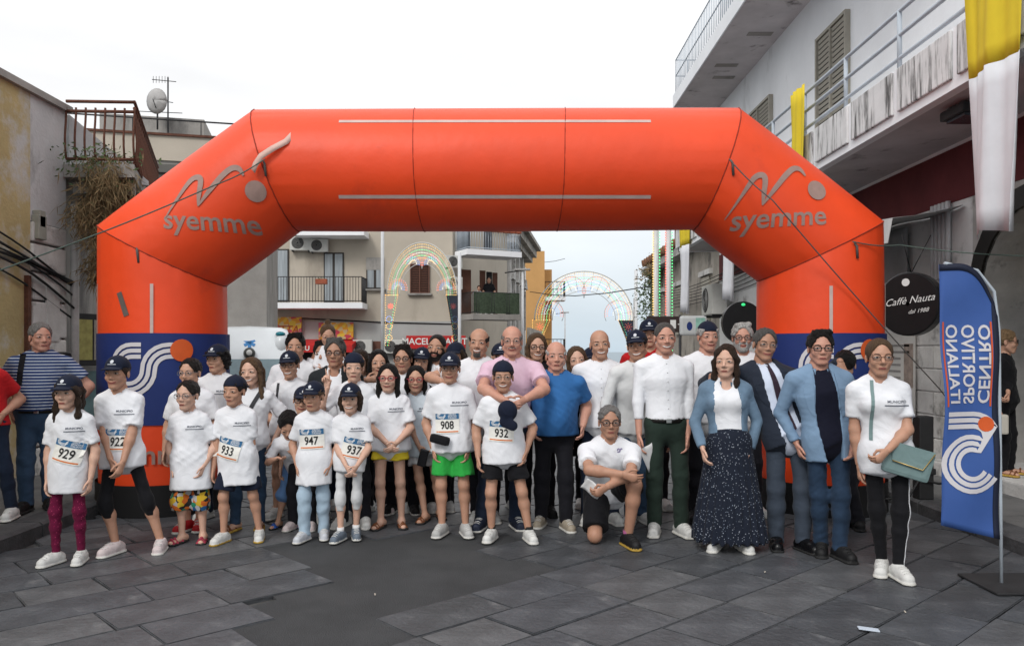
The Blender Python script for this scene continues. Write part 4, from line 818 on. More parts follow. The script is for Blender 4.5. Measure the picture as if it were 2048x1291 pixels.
for k in (-1, 0, 1):
    o_ = k * 24; p = [(430, 800 + o_), (490, 800 + o_), (540, 800 + o_)] + [(540 + (66 - o_) * math.cos(R(90 - 15 * i)), 866 - (66 - o_) * math.sin(R(90 - 15 * i))) for i in range(1, 5)]
    p += [(525 + (80 + o_) * math.cos(R(58 + 13.6 * i)), 968 - (80 + o_) * math.sin(R(58 + 13.6 * i))) for i in range(21)]
    out_.append(band2d([fc_(*q) for q in p], .030))
for V, F in out_: fprint('running_track_emblem', V, F, M_WHT)
V, F = disc2d(*fc_(585, 815), .05, 18, 2); fprint('orange_ball', V, F, M_ORB, .009)
MB().tube([(.006, .01, 0.02), (.004, .01, .6), (0, .01, 1.7), (-.03, .01, 1.95), (-.14, .01, 2.09), (-.36, .01, 2.14)], .011, 8).build('pole', M_GREYM, ff)
MB().bbox(-.16, .32, -.22, .24, .005, .02, .004).build('base_plate', M_IRON, ff)
bo_ = empty('bollard', (fx(1846, 7.75), 7.75, .125), 'square black bollard on the right pavement behind the woman with the bag', 'bollard'); MB().bbox(-.07, .07, -.07, .07, 0, .80, .012).build('post', mat('bollard_black', (.018, .018, .019), .5, .15), bo_); MB().bbox(-.085, .085, -.085, .085, .24, .30, .01).build('collar', MATS['bollard_black'], bo_)
MB().tube([(-.5, -.1, .01), (-.2, -.12, .03), (-.08, -.09, .2), (.1, -.1, .16), (.3, .1, .14)], .012, 6).build('cable_tie', M_CABLE, bo_)
o = MB().bbox(-.055, .055, -.025, .025, 0, .006, .002).build('paper_scrap', mat('paper_pale', (.5, .56, .64), .7, .05)); p = at(1737, 1260, gD(1260)); o.location = (p.x, p.y, .006); o.rotation_euler = (0, R(4), R(-12)); tag(o, 'small pale folded paper scrap lying on the paving', 'litter')
for k, (x, y) in enumerate(((750, 1190), (1530, 1145), (1810, 1225))):
    o = MB().bbox(-.014, .014, -.004, .004, 0, .006, .002).build('cigarette_end', mat('filter_pale', (.5, .45, .38), .8, .1)); p = at(x, y, gD(y)); o.location = (p.x, p.y, .006); o.rotation_euler = (0, 0, rb.uniform(0, 3)); tag(o, 'tiny cigarette end dropped on the dark paving', 'litter', 'cigarette ends on the paving')
# ------------------------------------------------------------------ people
SKIN = {'a': (.54, .31, .215), 'b': (.48, .265, .18), 'c': (.42, .225, .15), 'p': (.60, .37, .275), 'r': (.54, .28, .205)}
for k_, c_ in SKIN.items():
    m_s = mat('skin_' + k_, c_, .52, .06, 30, .05, 160, spec=.35)
    b_s = m_s.node_tree.nodes['Principled BSDF']; b_s.inputs['Subsurface Weight'].default_value = .08; b_s.inputs['Subsurface Radius'].default_value = (.01, .004, .002)
HAIRC = {'dark': (.012, .009, .008), 'black': (.006, .005, .005), 'brown': (.035, .02, .012), 'light': (.11, .065, .035), 'blond': (.26, .17, .09), 'grey': (.22, .21, .20), 'white': (.50, .49, .47), 'salt': (.10, .095, .09)}
for k_, c_ in HAIRC.items(): mat('hair_' + k_, c_, .5, .5, 22, 1.0, 45, spec=.3, stretch=(7, 7, 1.2))
def cloth(name, c, rough=.85, bump=.34, bs=6, var=.05):
    m = mat('cloth_' + name, c, rough, var, 5, bump, bs, spec=.15, sheen=.05)
    for n in m.node_tree.nodes:
        if n.type == 'TEX_NOISE' and abs(n.inputs['Scale'].default_value - bs) < 1e-6: n.inputs['Distortion'].default_value = 1.6; n.inputs['Detail'].default_value = 3
        if n.type == 'BUMP': n.inputs['Distance'].default_value = .03
    return m
CL = {'white': cloth('white', (.74, .75, .78)), 'offwhite': cloth('offwhite', (.66, .67, .67)), 'palewhite': cloth('palewhite', (.62, .70, .76)), 'shirtwhite': cloth('shirtwhite', (.76, .77, .80), .75), 'navy': cloth('navy', (.010, .014, .030)),
      'black': cloth('black', (.009, .009, .011)), 'blackpant': cloth('blackpant', (.012, .012, .016)), 'jeans': cloth('jeans', (.035, .065, .115), var=.25), 'darkjeans': cloth('darkjeans', (.014, .022, .042), var=.2),
      'midjeans': cloth('midjeans', (.022, .042, .078), var=.35), 'lightjeans': cloth('lightjeans', (.36, .47, .57), var=.15), 'denim': cloth('denim', (.13, .20, .28), var=.3), 'denimshort': cloth('denimshort', (.13, .25, .48), var=.2),
      'maroon': cloth('maroon', (.13, .006, .035), var=.3), 'yellow': cloth('yellow', (.80, .56, .02)), 'green': cloth('green', (.03, .36, .06)), 'pink': cloth('pink', (.66, .46, .56)), 'bluepolo': cloth('bluepolo', (.035, .14, .36)),
      'darkgreen': cloth('darkgreen', (.022, .036, .028)), 'suit': cloth('suit', (.020, .026, .040)), 'suitpant': cloth('suitpant', (.045, .058, .080)), 'blazer': cloth('blazer', (.19, .29, .42)), 'navypolo': cloth('navypolo', (.008, .009, .02)),
      'red': cloth('red', (.42, .012, .015)), 'paleblue': cloth('paleblue', (.58, .64, .76)), 'jacketdark': cloth('jacketdark', (.018, .021, .024)), 'tie': cloth('tie', (.035, .022, .032)), 'shortwhite': cloth('shortwhite', (.60, .61, .62)),
      'bagstrap': cloth('bagstrap', (.05, .05, .055)), 'teal': cloth('teal', (.17, .25, .25), .5), 'collarblue': cloth('collarblue', (.1, .42, .66))}
def striped(name, c1, c2, freq, wid):
    m = cloth(name, c1); n = m.node_tree.nodes; l = m.node_tree.links; b = n['Principled BSDF']
    tc = n.new('ShaderNodeTexCoord'); sp = n.new('ShaderNodeSeparateXYZ'); l.new(tc.outputs['Object'], sp.inputs[0])
    mm = n.new('ShaderNodeMath'); mm.operation = 'MULTIPLY'; mm.inputs[1].default_value = freq; l.new(sp.outputs['Z'], mm.inputs[0])
    fr = n.new('ShaderNodeMath'); fr.operation = 'FRACT'; l.new(mm.outputs[0], fr.inputs[0])
    lt = n.new('ShaderNodeMath'); lt.operation = 'LESS_THAN'; lt.inputs[1].default_value = wid; l.new(fr.outputs[0], lt.inputs[0])
    mx = n.new('ShaderNodeMixRGB'); mx.inputs[1].default_value = (*c1, 1); mx.inputs[2].default_value = (*c2, 1); l.new(lt.outputs[0], mx.inputs[0]); l.new(mx.outputs[0], b.inputs['Base Color']); return m
def dotted(name, c1, cols, scale, thr):
    m = cloth(name, c1); n = m.node_tree.nodes; l = m.node_tree.links; b = n['Principled BSDF']
    tc = n.new('ShaderNodeTexCoord'); vo = n.new('ShaderNodeTexVoronoi'); vo.inputs['Scale'].default_value = scale; l.new(tc.outputs['Object'], vo.inputs['Vector'])
    lt = n.new('ShaderNodeMath'); lt.operation = 'LESS_THAN'; lt.inputs[1].default_value = thr; l.new(vo.outputs['Distance'], lt.inputs[0])
    rp = n.new('ShaderNodeValToRGB'); rp.color_ramp.interpolation = 'CONSTANT'; l.new(vo.outputs['Color'], rp.inputs[0]); e = rp.color_ramp.elements
    e[0].color = (*cols[0], 1); e[1].position = .99; e[1].color = (*cols[-1], 1)
    for i, c in enumerate(cols[1:-1]): x = e.new((i + 1) / (len(cols) - 1)); x.color = (*c, 1)
    mx = n.new('ShaderNodeMixRGB'); mx.inputs[1].default_value = (*c1, 1); l.new(rp.outputs[0], mx.inputs[2]); l.new(lt.outputs[0], mx.inputs[0]); l.new(mx.outputs[0], b.inputs['Base Color']); return m
CL['stripe'] = striped('stripe', (.032, .055, .14), (.55, .58, .64), 36, .24)
CL['dotskirt'] = dotted('dotskirt', (.012, .016, .028), [(.3, .33, .38), (.2, .24, .3), (.35, .37, .42)], 55, .2)
CL['patterned'] = dotted('patterned', (.02, .022, .025), [(.02, .09, .22), (.5, .12, .02), (.02, .02, .02), (.55, .36, .03), (.4, .4, .4), (.02, .2, .12), (.03, .03, .03)], 26, .75)
CL['maroondot'] = dotted('maroondot', (.12, .006, .035), [(.4, .05, .12), (.3, .02, .08), (.5, .1, .18)], 60, .2)
M_LIP = mat('lip', (.36, .12, .10), .45, .05); M_TEETH = mat('teeth', (.72, .69, .63), .3, 0); M_SCL = mat('eye_white', (.40, .37, .35), .4, 0)
M_IRIS = mat('iris', (.012, .008, .006), .2, 0); M_MOUTHD = mat('mouth_line', (.10, .03, .025), .6, 0); M_LENS = mat('spectacle_lens', (.3, .33, .35), .08, 0, alpha=.06, spec=.4)
M_PRINT = mat('shirt_print', (.10, .11, .14), .8, 0); M_BIB = mat('bib_paper', (.76, .75, .70), .6, .04); M_BIBBLUE = mat('bib_blue', (.03, .13, .27), .6, .1); M_BIBOR = mat('bib_orange', (.62, .17, .04), .6, 0)
M_INK = mat('ink_black', (.012, .012, .012), .6, 0); M_EMB = mat('cap_emblem', (.55, .57, .6), .6, 0)
SHOE = {'white': (.62, .62, .60), 'black': (.010, .010, .011), 'grey': (.42, .42, .41), 'navy': (.018, .024, .045), 'beige': (.36, .31, .24), 'bluegrey': (.13, .16, .20), 'red': (.42, .015, .02), 'pinkw': (.58, .50, .50), 'brown': (.16, .055, .02), 'blue': (.03, .10, .38), 'pastel': (.5, .52, .56), 'sandalred': (.33, .03, .06), 'patent': (.006, .006, .007)}
for k_, c_ in SHOE.items(): mat('shoe_' + k_, c_, .25 if k_ == 'patent' else .6, .12, 25, .1, 80)
M_SOLE = {'w': mat('sole_white', (.62, .61, .57), .7, .1, 30), 'd': mat('sole_dark', (.02, .02, .02), .8, .1), 'y': mat('sole_gum', (.42, .27, .05), .7, .1)}
def unit(v): v = np.asarray(v, float); return v / max(np.linalg.norm(v), 1e-9)
def ik(a, tgt, l1, l2, pole):
    a = np.asarray(a, float); tgt = np.asarray(tgt, float); d = tgt - a; L = np.linalg.norm(d)
    if L > (l1 + l2) * .9985: tgt = a + d / L * (l1 + l2) * .9985; d = tgt - a; L = np.linalg.norm(d)
    if L < abs(l1 - l2) + .02: L = abs(l1 - l2) + .02; tgt = a + unit(d) * L; d = tgt - a
    x = (l1 * l1 - l2 * l2 + L * L) / (2 * L); hgt = math.sqrt(max(l1 * l1 - x * x, 0)); u = d / L
    p = np.asarray(pole, float); p = p - u * (p @ u); p = unit(p)
    return a + u * x + p * hgt, tgt
HANDS = {}
def hand_mesh(pose):
    if pose in HANDS: return HANDS[pose]
    f = Field((-.25, -.45, -.42), (1.08, .62, .62), .034)
    f.cone((-.15, 0, 0), (.05, 0, 0), .135, .14, .06, (0, 1, 0), .75).cone((.05, 0, .0), (.42, 0, 0), .17, .205, .08, (0, 1, 0), .5)
    cu = {'relax': (18, 28, 22), 'fist': (70, 85, 50), 'flat': (4, 8, 6), 'grip': (40, 50, 35), 'vee': (70, 85, 50)}[pose]
    for i, (z, L, dz) in enumerate(((-.165, .38, -.05), (-.055, .47, -.015), (.055, .52, .01), (.16, .47, .05))):
        c = cu
        if pose == 'vee' and i >= 2: c = (2, 3, 3); dz = (.10 if i == 3 else -.05)
        p = np.array((.43 - .04 * (i == 0), 0, z)); a = 0
        for j, (fr, r0, r1) in enumerate(((.45, .056, .05), (.31, .05, .045), (.24, .045, .036))):
            a += math.radians(c[j]); q = p + L * fr * np.array((math.cos(a), math.sin(a), dz)); f.cone(p, q, r0, r1, .012); p = q
    if pose in ('fist', 'vee', 'grip'): tp = [(.08, .03, .15), (.27, .13, .26), (.40, .2, .16), (.48, .22, .06)]
    else: tp = [(.08, .02, .15), (.26, .07, .31), (.42, .1, .36), (.53, .12, .36)]
    for (p, q, r0, r1) in zip(tp[:-1], tp[1:], (.07, .056, .048), (.056, .048, .036)): f.cone(p, q, r0, r1, .025)
    HANDS[pose] = f.mesh(); return HANDS[pose]
def xform(P, Q, o, A, sc):
    """P in unit axes -> o + sc * P @ A (rows of A are the axes)"""
    A = np.asarray(A, float); V = np.asarray(o) + sc * (P @ A)
    return V, (Q if np.linalg.det(A) > 0 else Q[:, ::-1])
NP = [0]
def person(label, px, top, feet=None, D=None, z0=0.0, sex='m', yaw=0, hyaw=None, hpitch=0, htilt=0, g=1.0, belly=0.0, L=None, Rr=None, Lp=('side', 'relax'), Rp=('side', 'relax'), Lel=None, Rel=None, hip=None,
           skin='a', hair=('short', 'dark'), cap=None, glasses=None, mouth='smile', beard=None, upper='tee', uc='white', sleeve=None, hem=None, lower='trousers', lc='darkjeans', lend=None, loose=0.0,
           shoe='white', sole='w', sock=None, bib=None, printed=False, lod=0, group='people posing under the inflatable arch', sit=False, extras=(), kneel=False, Hgt=None, under=None, noleg=False):
    NP[0] += 1; rnd = random.Random(100 + NP[0])
    if D is None: D = gD(sum(f[1] for f in feet) / 2 - 6, z0)
    X0 = (px - CX) / FPX * D
    def loc(x, y, off=0.0): p = at(x, y, D + off); return np.array((p.x - X0, off, p.z - z0))
    H = Hgt or (loc(px, top)[2] - (.03 if cap in ('front', 'back', 'side') else .012))
    if kneel: Htrue = 1.72
    else: Htrue = H
    S = Htrue; hh = .172 + .050 * S; kid = S < 1.56
    hz = H - hh                                              # chin height
    root = empty('person', (X0, D, z0), label, 'person', group)
    yw = R(yaw); fwd = np.array((math.sin(yw), -math.cos(yw), 0)); sd = np.array((math.cos(yw), math.sin(yw), 0)); up = np.array((0, 0, 1.))
    male = sex == 'm'
    # --- joints
    N = np.array((0, .02, hz - .012 * S))                       # neck base
    hipx = loc(hip if hip is not None else (px if feet is None else (.5 * px + .25 * (feet[0][0] + feet[1][0]))), HY)[0]
    l_th, l_sh, ank = .245 * S, .235 * S, .042 * S
    fyaw = [R(yaw - 14), R(yaw + 14)]; fd = [np.array((math.sin(a), -math.cos(a), 0)) for a in fyaw]
    if feet is None: A = [np.array((hipx, 0, ank)) - sd * .065 * S, np.array((hipx, 0, ank)) + sd * .065 * S]
    else:
        A = []
        for (fx, fy) in feet:
            d_ = max(-.35, min(.45, gD(fy - 6, z0) - D)); q = loc(fx, HY, d_); A.append(np.array((q[0], d_, ank)))
    pel = np.array((hipx, (A[0][1] + A[1][1]) / 2, .5205 * S))
    for a in A:                                              # lower the pelvis until both feet are reached
        dx = np.linalg.norm((a - pel)[:2]) - .05 * S
        if dx > 0: pel[2] = min(pel[2], a[2] + math.sqrt(max(.02, ((l_th + l_sh) * .9985) ** 2 - dx * dx)))
    if kneel: pel = np.array((hipx, .22, .40))
    hipw = .052 * S * (1.05 if sex == 'f' else 1)
    hips = [pel - sd * hipw, pel + sd * hipw]
    if kneel:
        A = [np.array((hipx - .12, .42, .07)), loc(1256, 1066, -.12) * np.array((1, 1, 0)) + np.array((0, 0, ank))]
        kn = [np.array((loc(1188, HY)[0], -.06, .07)), np.array((loc(1262, HY)[0], -.20, .50))]
        fd[1] = np.array((.25, -.97, 0)); fd[0] = np.array((0, .3, -.95))
    elif sit: kn = [h + fwd * .2 * S - up * .02 for h in hips]; A = [k + np.array((0, 0, -.2 * S)) for k in kn]
    else: kn = [ik(hips[i], A[i], l_th, l_sh, fwd + (sd * (.25 if i else -.25)))[0] for i in (0, 1)]
    ch = pel + (N - pel) * .66; wa = pel + (N - pel) * .30
    swid = ((.112 if not kid else .102) if male else .094) * S * (1 + .35 * (g - 1)) * (.98 if kid else 1)
    sh = [N - up * .052 * S - sd * swid, N - up * .052 * S + sd * swid]
    ua, fa = .168 * S, .148 * S; hl = .102 * S
    el, wr = [None, None], [None, None]
    for i, (tg, eh) in enumerate(((L, Lel), (Rr, Rel))):
        o = -1 if i == 0 else 1
        if tg is None: t = sh[i] + sd * o * .055 * S - up * (ua + fa) * .97 + fwd * .03
        else: t = loc(*tg)
        pole = sd * o * .6 - fwd * .5 - up * .3
        if eh is not None: pole = np.array(eh, float)
        el[i], wr[i] = ik(sh[i], t, ua, fa, pole)
    gb = g * (1.0 if male else .94)
    rw = dict(hip=.092 * S * gb * (1.04 if sex == 'f' else 1), waist=.080 * S * gb * (1.02 if male or kid else .95), chest=(.102 if male and not kid else .094) * S * gb)
    vox = (.011, .013)[lod > 0] if not kid else .010
    # --- body: limbs and a slim core, one field
    pts = np.array([*A, *kn, *hips, *sh, *el, *wr, N, [0, 0, hz + hh * .4]]); mg = .12
    lo = pts.min(0) - mg; hi = pts.max(0) + mg; lo[2] = max(lo[2], -.02)
    f = Field(lo, hi, vox)
    jk_on = upper in ('jacket', 'blazer', 'denimjacket'); long_s = sleeve in ('long', 'rolled') or jk_on; k = .03
    f.cone(pel, wa, .06 * S, .055 * S, k).cone(wa, ch, .055 * S, .06 * S, k).cone(ch, N, .05 * S, .036 * S, k)
    f.cone(sh[0] + sd * .02 * S, sh[1] - sd * .02 * S, .03 * S, .03 * S, .04)
    nr = (.0320 if male and not kid else .0270) * S * (1 + .5 * (g - 1))
    Hd = np.array((0, -.0, hz + .30 * hh))
    f.cone(N - up * .02, Hd + np.array((0, .02, 0)), nr * 1.12, nr, .05)
    ag = (1 + .6 * (g - 1)) * (1 if male else .9)
    for i in (0, 1):
        q = .72 if long_s else 1.0
        r0, r1, r2, r3 = .028 * S * ag * q, .0235 * S * ag * q, .0245 * S * ag * (q if sleeve != 'rolled' else .82), .0165 * S * ag * (.92 if long_s else 1)
        f.cone(sh[i], el[i], r0, r1, k); m_ = el[i] + (wr[i] - el[i]) * .28
        f.cone(el[i], m_, r1, r2, k).cone(m_, wr[i], r2, r3, k)
    if not noleg:
        lg = (1 + .6 * (g - 1)) * (.86 if kid else .95)
        for i in (0, 1):
            bare_to = {'trousers': 1.1, 'jeans': 1.1, 'skirt': 1.1}.get(lower, None)
            q = .6 if bare_to else (.78 if lower == 'leggings' else 1.0)
            th_q = .75 if lower == 'capri' else 1.0
            f.cone(hips[i], kn[i], (.046 if lower == 'shorts' else .043) * S * lg * q * th_q, .033 * S * lg * q * th_q, k)
            cf = kn[i] + (A[i] - kn[i]) * .3 - (0 if kneel else fwd * .012 * S)
            f.cone(kn[i], cf, .031 * S * lg * q, .0325 * S * lg * q, k).cone(cf, A[i], .0325 * S * lg * q, .0195 * S * lg, k)
            heel = A[i] - fd[i] * .025 * S; heel[2] = .028 * S; toe = A[i] + fd[i] * (.105 if (shoe in ('brown', 'blue') or shoe.startswith('sandal')) else .06) * S; toe[2] = .018 * S
            if kneel and i == 0: heel = A[i]; toe = A[i] + np.array((0, .05, -.03))
            f.cone(A[i], heel, .02 * S, .021 * S, .02).cone(heel, toe, .021 * S, .017 * S, .03, w=up, fl=.8)
    V, Q = f.mesh(); VV = [V]; QQ = [Q]; nv = len(V)
    # --- hands
    for i, (pal, pose) in enumerate((Lp, Rp)):
        if pal == 'none': continue
        o = -1 if i == 0 else 1; d = unit(wr[i] - el[i])
        if pal == 'side': d = unit(d * .7 - up * .3); t = fwd; n = -sd * o
        elif pal == 'in': t = up * .9 + fwd * .2; n = -fwd; d = unit(d + -sd * o * .2 - up * .25)
        elif pal == 'over': t = fwd * .2 - sd * o; n = -up * .4 - fwd * .8; d = unit(-up * .8 - fwd * .1 + d * .4)
        elif pal == 'vee': t = -sd * o; n = fwd; d = unit(up + .12 * sd * o)
        elif pal == 'down': t = fwd; n = -sd * o; d = unit(d * .3 - up)
        else: t = fwd; n = -sd * o
        t = unit(t - d * (t @ d)); nn = np.cross(d, t); nn = nn if nn @ n > 0 else -nn
        hv, hq = xform(*hand_mesh(pose), wr[i] + d * .01 * S, [d, nn, t], hl); VV.append(hv); QQ.append(hq + nv); nv += len(hv)
    # --- head
    hyw = R(yaw if hyaw is None else hyaw); hp = R(hpitch); tl = R(htilt)
    hf = np.array((math.sin(hyw), -math.cos(hyw), 0)); hs_ = np.array((math.cos(hyw), math.sin(hyw), 0))
    hf2 = hf * math.cos(hp) + up * math.sin(hp); hu = np.cross(hs_, -hf2) ; hu = hu if hu[2] > 0 else -hu
    hs2 = hs_ * math.cos(tl) + hu * math.sin(tl); hu2 = hu * math.cos(tl) - hs_ * math.sin(tl)
    HA = [hs2, hf2, hu2]; piv = np.array((0, -.05, .25)); HO = np.array((0, 0, hz + .25 * hh)) - hh * (piv @ np.array(HA)) 
    Ai = np.array(HA)
    hl_ = Field((-.5, -.62, -.5), (.5, .62, 1.1), .0062 / hh * (1 if lod == 0 else 1.25))
    fw = {'m': 1.0, 'f': .94, 'k': .95}[sex]; jw = 1.06 if (male and not kid) else .93; jw *= (1 + .5 * (g - 1)) * rnd.uniform(.92, 1.08); fw *= rnd.uniform(.95, 1.05); nl = rnd.uniform(-.03, .035); nw = rnd.uniform(.85, 1.2); chx = rnd.uniform(-.02, .03)
    kk = .06
    hl_.ell((0, -.05, .655), (.325, .405, .345), kk).ell((0, .10, .41), (.262 * fw, .265, .37), .1).ell((0, .235 + chx, .085), (.12 * jw, .10, .085), .1)
    for s in (-1, 1):
        hl_.cone((s * .205 * jw, -.0, .27), (s * .07, .2, .09), .085, .08, .08).ell((s * .16, .235, .36), (.1, .095, .09), .08)
    hl_.ell((0, .265, .60), (.225, .095, .06), .06)
    for s in (-1, 1): hl_.ell((s * .148, .452, .502), (.08, .07, .036), .03, op='sub')
    for s in (-1, 1): hl_.ell((s * .148, .30, .50), (.095, .075, .06), .02)
    hl_.cone((0, .335, .53), (0, .425 + nl * (.6 if kid else 1) - (.025 if kid else 0), .37), .032, .05 * nw, .035)
    for s in (-1, 1): hl_.ell((s * .05, .375, .345), (.042, .05, .036), .03); hl_.ell((s * .33, -.05, .46), (.035, .07, .125), .03)
    hl_.ell((0, .30, .225), (.13, .07, .075), .06)
    nb = Ai @ ((N - up * .03 - HO) / hh)
    hl_.cone((0, -.10, .28), nb, nr / hh * 1.0, nr / hh * 1.12, .08)
    P, Qh = hl_.mesh(); hb = BVHTree.FromPolygons([Vector(p) for p in P], Qh.tolist())
    hv, hq = xform(P, Qh, HO, HA, hh); VV.append(hv); QQ.append(hq + nv); nv += len(hv)
    body = link(bpy.data.objects.new('body', npmesh('body', np.concatenate(VV), np.concatenate(QQ), MATS['skin_' + skin])), root)
    toW = lambda q: HO + hh * (np.asarray(q) @ Ai)
    def facebit(name, parts, parent=body):
        V = []; F = []; mi = []; ms = []
        for (v2, ff, m, off) in parts:
            o = len(V)
            if m not in ms: ms.append(m)
            for (a, b) in v2:
                h = hb.ray_cast(Vector((a, 1.2, b)), Vector((0, -1, 0)), 3); y = h[0].y if h[0] is not None else .3
                V.append(toW((a, y + off, b)))
            F += [tuple(i + o for i in q) for q in ff]; mi += [ms.index(m)] * len(ff)
        me = bpy.data.meshes.new(name); me.from_pydata([tuple(v) for v in V], [], F)
        for m in ms: me.materials.append(m)
        me.polygons.foreach_set('material_index', mi); me.update(); return link(bpy.data.objects.new(name, me), parent)
    hm = MATS['hair_' + (hair[1] if hair else 'dark')]
    browm = MATS['hair_' + ('brown' if hair and hair[1] in ('light', 'blond', 'brown') else ('salt' if hair and hair[1] in ('grey', 'white') else 'dark'))]
    for s in (-1, 1):
        c = s * .148; al = [(c + .060 * math.cos(a), .50 + (.022 if math.sin(a) > 0 else .017) * math.sin(a)) for a in [i * math.pi / 6 for i in range(12)]]
        V2 = [(c, .50)] + al; F2 = [(0, 1 + i, 1 + (i + 1) % 12) for i in range(12)]
        ic = disc2d(c + .006 * (1 if rnd.random() > .5 else -1), .503, .027, 10, 1)
        lash = band2d([(c - .075, .502), (c - .03, .527), (c + .03, .527), (c + .075, .502)], .008)
        facebit('eye', [(V2, F2, M_SCL, .006), (*ic, M_IRIS, .011), (*lash, M_IRIS, .012)])
        bw = (.019 if male else .012) * (.8 if kid else 1)
        facebit('eyebrow', [(*band2d([(c - s * .085, .572), (c - s * .03, .592), (c + s * .04, .594), (c + s * .095, .570)], [bw, bw * 1.3, bw, bw * .5]), browm, .012)])
    cv = {'smile': 2.2, 'teeth': 2.6, 'neutral': .2, 'frown': -1.2}[mouth]; mw = .132 if mouth in ('smile', 'teeth') else .096
    path = [(-mw + 2 * mw * i / 6, .205 + cv * (-mw + 2 * mw * i / 6) ** 2) for i in range(7)]; tp = [.35, .8, 1, 1, 1, .8, .35]
    sh2 = lambda dz: [(x, z + dz) for x, z in path]
    if mouth == 'teeth': bits = [(*band2d(sh2(0), [.046 * t for t in tp]), M_TEETH, .008), (*band2d(sh2(.030), [.018 * t for t in tp]), M_LIP, .010), (*band2d(sh2(-.033), [.024 * t for t in tp]), M_LIP, .010)]
    else: bits = [(*band2d(sh2(.014), [.024 * t for t in tp]), M_LIP, .008), (*band2d(sh2(-.018), [.03 * t for t in tp]), M_LIP, .008), (*band2d(path, [.012 * t for t in tp]), M_MOUTHD, .012)]
    facebit('mouth', bits)
    def headpart(name, fld, m, parent=root):
        P2, Q2 = fld.mesh()
        if len(Q2) == 0: return None
        v, q = xform(P2, Q2, HO, HA, hh); return link(bpy.data.objects.new(name, npmesh(name, v, q, m)), parent)
    # --- hair
    if hair and hair[0] != 'none':
        ht = hair[0]; hx = .0068 / hh
        big = ht in ('long', 'wavy', 'bob')
        fh = Field((-.62, -.75, -1.0 if big else -.1), (.62, .6, 1.25), hx * (1.35 if lod else 1.1))
        th = {'short': .035, 'buzz': .014, 'fringe': .03, 'long': .035, 'wavy': .04, 'bob': .04, 'curly': .075, 'bun': .02, 'full': .06}.get(ht, .03)
        fh.ell((0, -.05, .655), (.325 + th, .405 + th, .345 + th), .02)
        Xh, Yh, Zh = fh.xyz()
        line = (Zh - .47 - .86 * Yh - .12 * np.cos(Xh * 9)) / 1.32
        if ht == 'fringe': line = np.minimum(line, (.70 - .25 * Yh - Zh))            # bald on top
        fh.F = np.maximum(fh.F, -line.astype(np.float32))
        if ht == 'fringe' or ht == 'buzz' or ht == 'short' or ht == 'full':                           # clear of the ears, with sideburns
            fh.ell((.36, .02, .42), (.12, .13, .16), .02, op='sub').ell((-.36, .02, .42), (.12, .13, .16), .02, op='sub')
        if ht == 'full': fh.cone((-.2, .2, .95), (.2, .22, .97), .09, .1, .08)
        if big:
            end = {'long': -.75, 'wavy': -.7, 'bob': .0}[ht] if len(hair) < 3 else hair[2]
            for s in (-1, 1):
                fh.cone((s * .20, .16, .86), (s * .335, .06, .5), .07, .075, .06).cone((s * .335, .05, .5), (s * .345, .06, end + .25), .085, .09, .06).cone((s * .345, .06, end + .25), (s * .31, .12, end), .09, .04, .06)
                fh.cone((s * .26, -.22, .5), (s * .26, -.22, end), .15, .09, .08)
            fh.cone((0, -.3, .5), (0, -.28, end - .05), .17, .1, .1)
            Xh, Yh, Zh = fh.xyz(); ang = np.arctan2(Xh, Yh)
            fh.F = fh.F + (.012 * np.sin(ang * 34 + 2.2 * np.sin(Zh * 9)) + (.02 * np.sin(Zh * 16 + 5 * Xh) if ht == 'wavy' else 0)).astype(np.float32)
        if ht == 'bun' or ht == 'tied': fh.ell((0, -.42 if ht == 'tied' else -.18, .70 if ht == 'tied' else 1.08), (.13, .13, .13), .04)
        if ht in ('short', 'full', 'fringe'): fh.wave(.016, .12, rnd, 6, (1, 1, 1))
        if ht == 'curly': fh.ell((.3, -.15, .42), (.12, .2, .3), .08); fh.ell((-.3, -.15, .42), (.12, .2, .3), .08); fh.wave(.035, .14, rnd, 8, (1, 1, 1))
        if cap: 
            Xh, Yh, Zh = fh.xyz(); fh.F = np.maximum(fh.F, (Zh - .80 + (.12 * Yh if cap != 'back' else 0)).astype(np.float32))
        headpart('hair', fh, hm)
    if beard:
        fb = Field((-.4, -.2, -.1), (.4, .6, .5), .0062 / hh)
        t = .02 if beard[0] == 'full' else .008
        fb.F[:] = .5; fb.ell((0, .10, .41), (.262 * fw + t, .265 + t, .37 + t), .1).ell((0, .235, .085), (.12 * jw + t, .10 + t, .085 + t), .1)
        for s in (-1, 1): fb.cone((s * .205 * jw, 0, .27), (s * .07, .2, .09), .085 + t, .08 + t, .08)
        fb.ell((0, .30, .225), (.13 + t, .07 + t, .075 + t), .06)
        Xb, Yb, Zb = fb.xyz()
        if beard[0] == 'moustache': reg = np.maximum(np.abs(Xb) - .13, np.abs(Zb - .275 + .6 * Xb * Xb) - .03)
        elif beard[0] == 'goatee': reg = np.maximum(np.abs(Xb) - .13, Zb - .30)
        else: reg = Zb - .30 - .9 * np.abs(Xb) + .0 * Yb
        mouthhole = .062 - np.sqrt((Xb * .55) ** 2 + (Zb - .205) ** 2) if beard[0] != 'moustache' else -1.0
        fb.F = np.maximum(np.maximum(fb.F, reg), np.maximum(mouthhole, -.03 - Yb + .0)).astype(np.float32)
        fb.wave(.006, .06, rnd, 5, (1, 1, 1)); headpart('beard', fb, MATS['hair_' + beard[1]], body)
